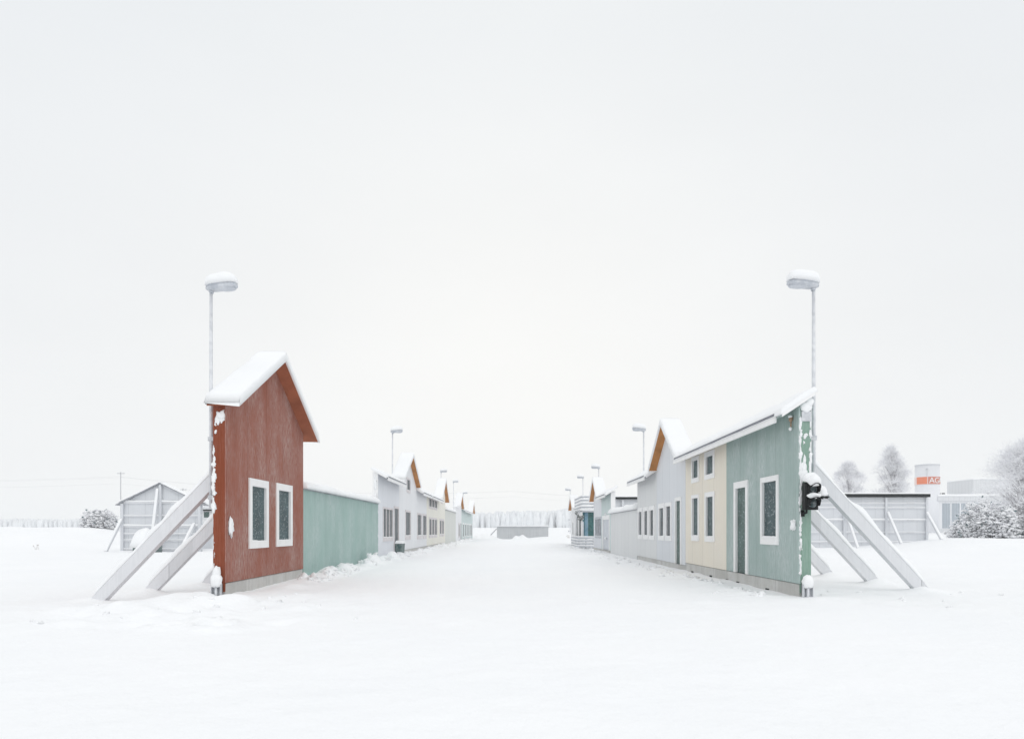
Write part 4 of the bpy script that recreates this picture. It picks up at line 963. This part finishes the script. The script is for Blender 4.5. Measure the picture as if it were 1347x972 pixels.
def forest():
    rnd = random.Random(77); mb = MB()
    for i in range(7500):
        x = rnd.uniform(-520, 520); y = 425 + abs(rnd.gauss(0,1))*38 + .03*abs(x)
        g = gz(x, y)-.5; hmax = 12.6 + 2.2*mnoise.noise(Vector((x*.012, 0, 3))) if abs(x) < 160 else 8.2 + 1.6*mnoise.noise(Vector((x*.012, 0, 3)))
        h = hmax*rnd.uniform(.74,1.03); r = h*rnd.uniform(.10,.20); n = 6; rot = rnd.random()*6; i0 = len(mb.v)
        rings = [(0.0,.4), (.2,.95), (.5,1.05), (.78,.8), (.95,.45)]; mi = rnd.randrange(3)
        for (t, k) in rings:
            for q in range(n):
                a = rot + 6.283*q/n; kk = k*rnd.uniform(.6,1.3); mb.v.append((x+math.cos(a)*r*kk, y+math.sin(a)*r*kk, g+h*(t+rnd.uniform(-.05,.05))))
        mb.v.append((x, y, g+h))
        for a in range(len(rings)-1):
            for q in range(n): mb.f.append((i0+a*n+q, i0+a*n+(q+1)%n, i0+(a+1)*n+(q+1)%n, i0+(a+1)*n+q)); mb.m.append(mi); mb.smooth.append(True)
        for q in range(n): mb.f.append((i0+4*n+q, i0+4*n+(q+1)%n, i0+5*n)); mb.m.append(mi); mb.smooth.append(True)
    o = mb.build('forest', [M['forest'], M['forest_pale'], M['forest_dark']]); tag(o, 'hazy grey forest edge along the horizon', 'forest', kind='stuff')
forest()

# ------------------------------------------------------------------ power line and dry weeds
def power_pole(x, y, h, label, arm=True):
    g = gz(x, y); r = thing('utility_pole', label, 'utility pole', (x, y, g), 'utility poles in the field')
    mb = MB(); mb.tube([(x,y,g-.5),(x,y,g+h)], [.12,.08], 8); mb.build('pole', M['wire'], r)
    mb = MB(); mb.beam((x-.9,y,g+h-.35),(x+.9,y,g+h-.35), .12, .14); mb.build('crossarm', M['wire'], r)
    return Vector((x, y, g+h-.2))
PY = 150
p1 = power_pole(-91.9, PY, 13.4, 'thin utility pole rising left of the gable screen')
p2 = power_pole(-77.3, 150, 9.6, 'short utility pole just above the gable screen roof')
for k, (dz, dx) in enumerate(((0,-.8), (-.1,.8), (-1.6,0))):
    mb = MB()
    for (a, b) in (((-230,PY,15.8), (-91.9,PY,14.0)), ((-91.9,PY,14.0), (0,PY+30,12.5)), ((0,PY+30,12.5), (90,PY+60,13.5))):
        A, B = Vector(a), Vector(b); pts = [A.lerp(B, t/14) - Vector((0,0,2.0*4*(t/14)*(1-t/14))) + Vector((0,dx,dz)) for t in range(15)]
        mb.tube(pts, .012, 4, cap=False)
    o = mb.build('power_line', M['wire'], loc=(-91.9,PY,14)); tag(o, 'thin power cable sagging across the pale sky', 'cable', 'power cables across the sky')
def weeds(x, y, n, h, seed, label):
    rnd = random.Random(seed); mb = MB(); g = gz(x, y)
    for k in range(n):
        b = Vector((x+rnd.gauss(0,.07), y+rnd.gauss(0,.15), g-.05)); t = b + Vector((rnd.gauss(0,.14), rnd.gauss(0,.1), h*rnd.uniform(.5,1)))
        mb.tube([b, b.lerp(t,.6)+Vector((rnd.gauss(0,.03),0,0)), t], [.012,.009,.005], 4)
        mb.blob(t, (.025,.025,.05), .4, k, 4, 5)
    tag(mb.build('dry_weed', M['weed'], loc=(x,y,g)), label, 'weed', 'dry weeds poking through snow')
weeds(-37.3, 50.0, 3, .55, 1, 'dry weed stalks poking from the open snowfield')
weeds(9.2, 104, 12, .5, 2, 'dry weeds poking up right of the plank screen')

# ------------------------------------------------------------------ haze
def haze():
    mb = MB(); mb.box((-640,-40,-3.5),(640,620,24)); o = mb.build('haze', [])
    m = bpy.data.materials.new('haze'); m.use_nodes = True; nt = m.node_tree; nt.nodes.clear()
    out = nt.nodes.new('ShaderNodeOutputMaterial'); v = nt.nodes.new('ShaderNodeVolumePrincipled')
    v.inputs['Color'].default_value = (.97,.98,.985,1); v.inputs['Density'].default_value = .0009; v.inputs['Anisotropy'].default_value = 0.2
    nt.links.new(v.outputs[0], out.inputs['Volume']); o.data.materials.append(m)
    o['kind'] = 'stuff'; o['label'] = 'pale winter haze in the air'; o['category'] = 'haze'
haze()
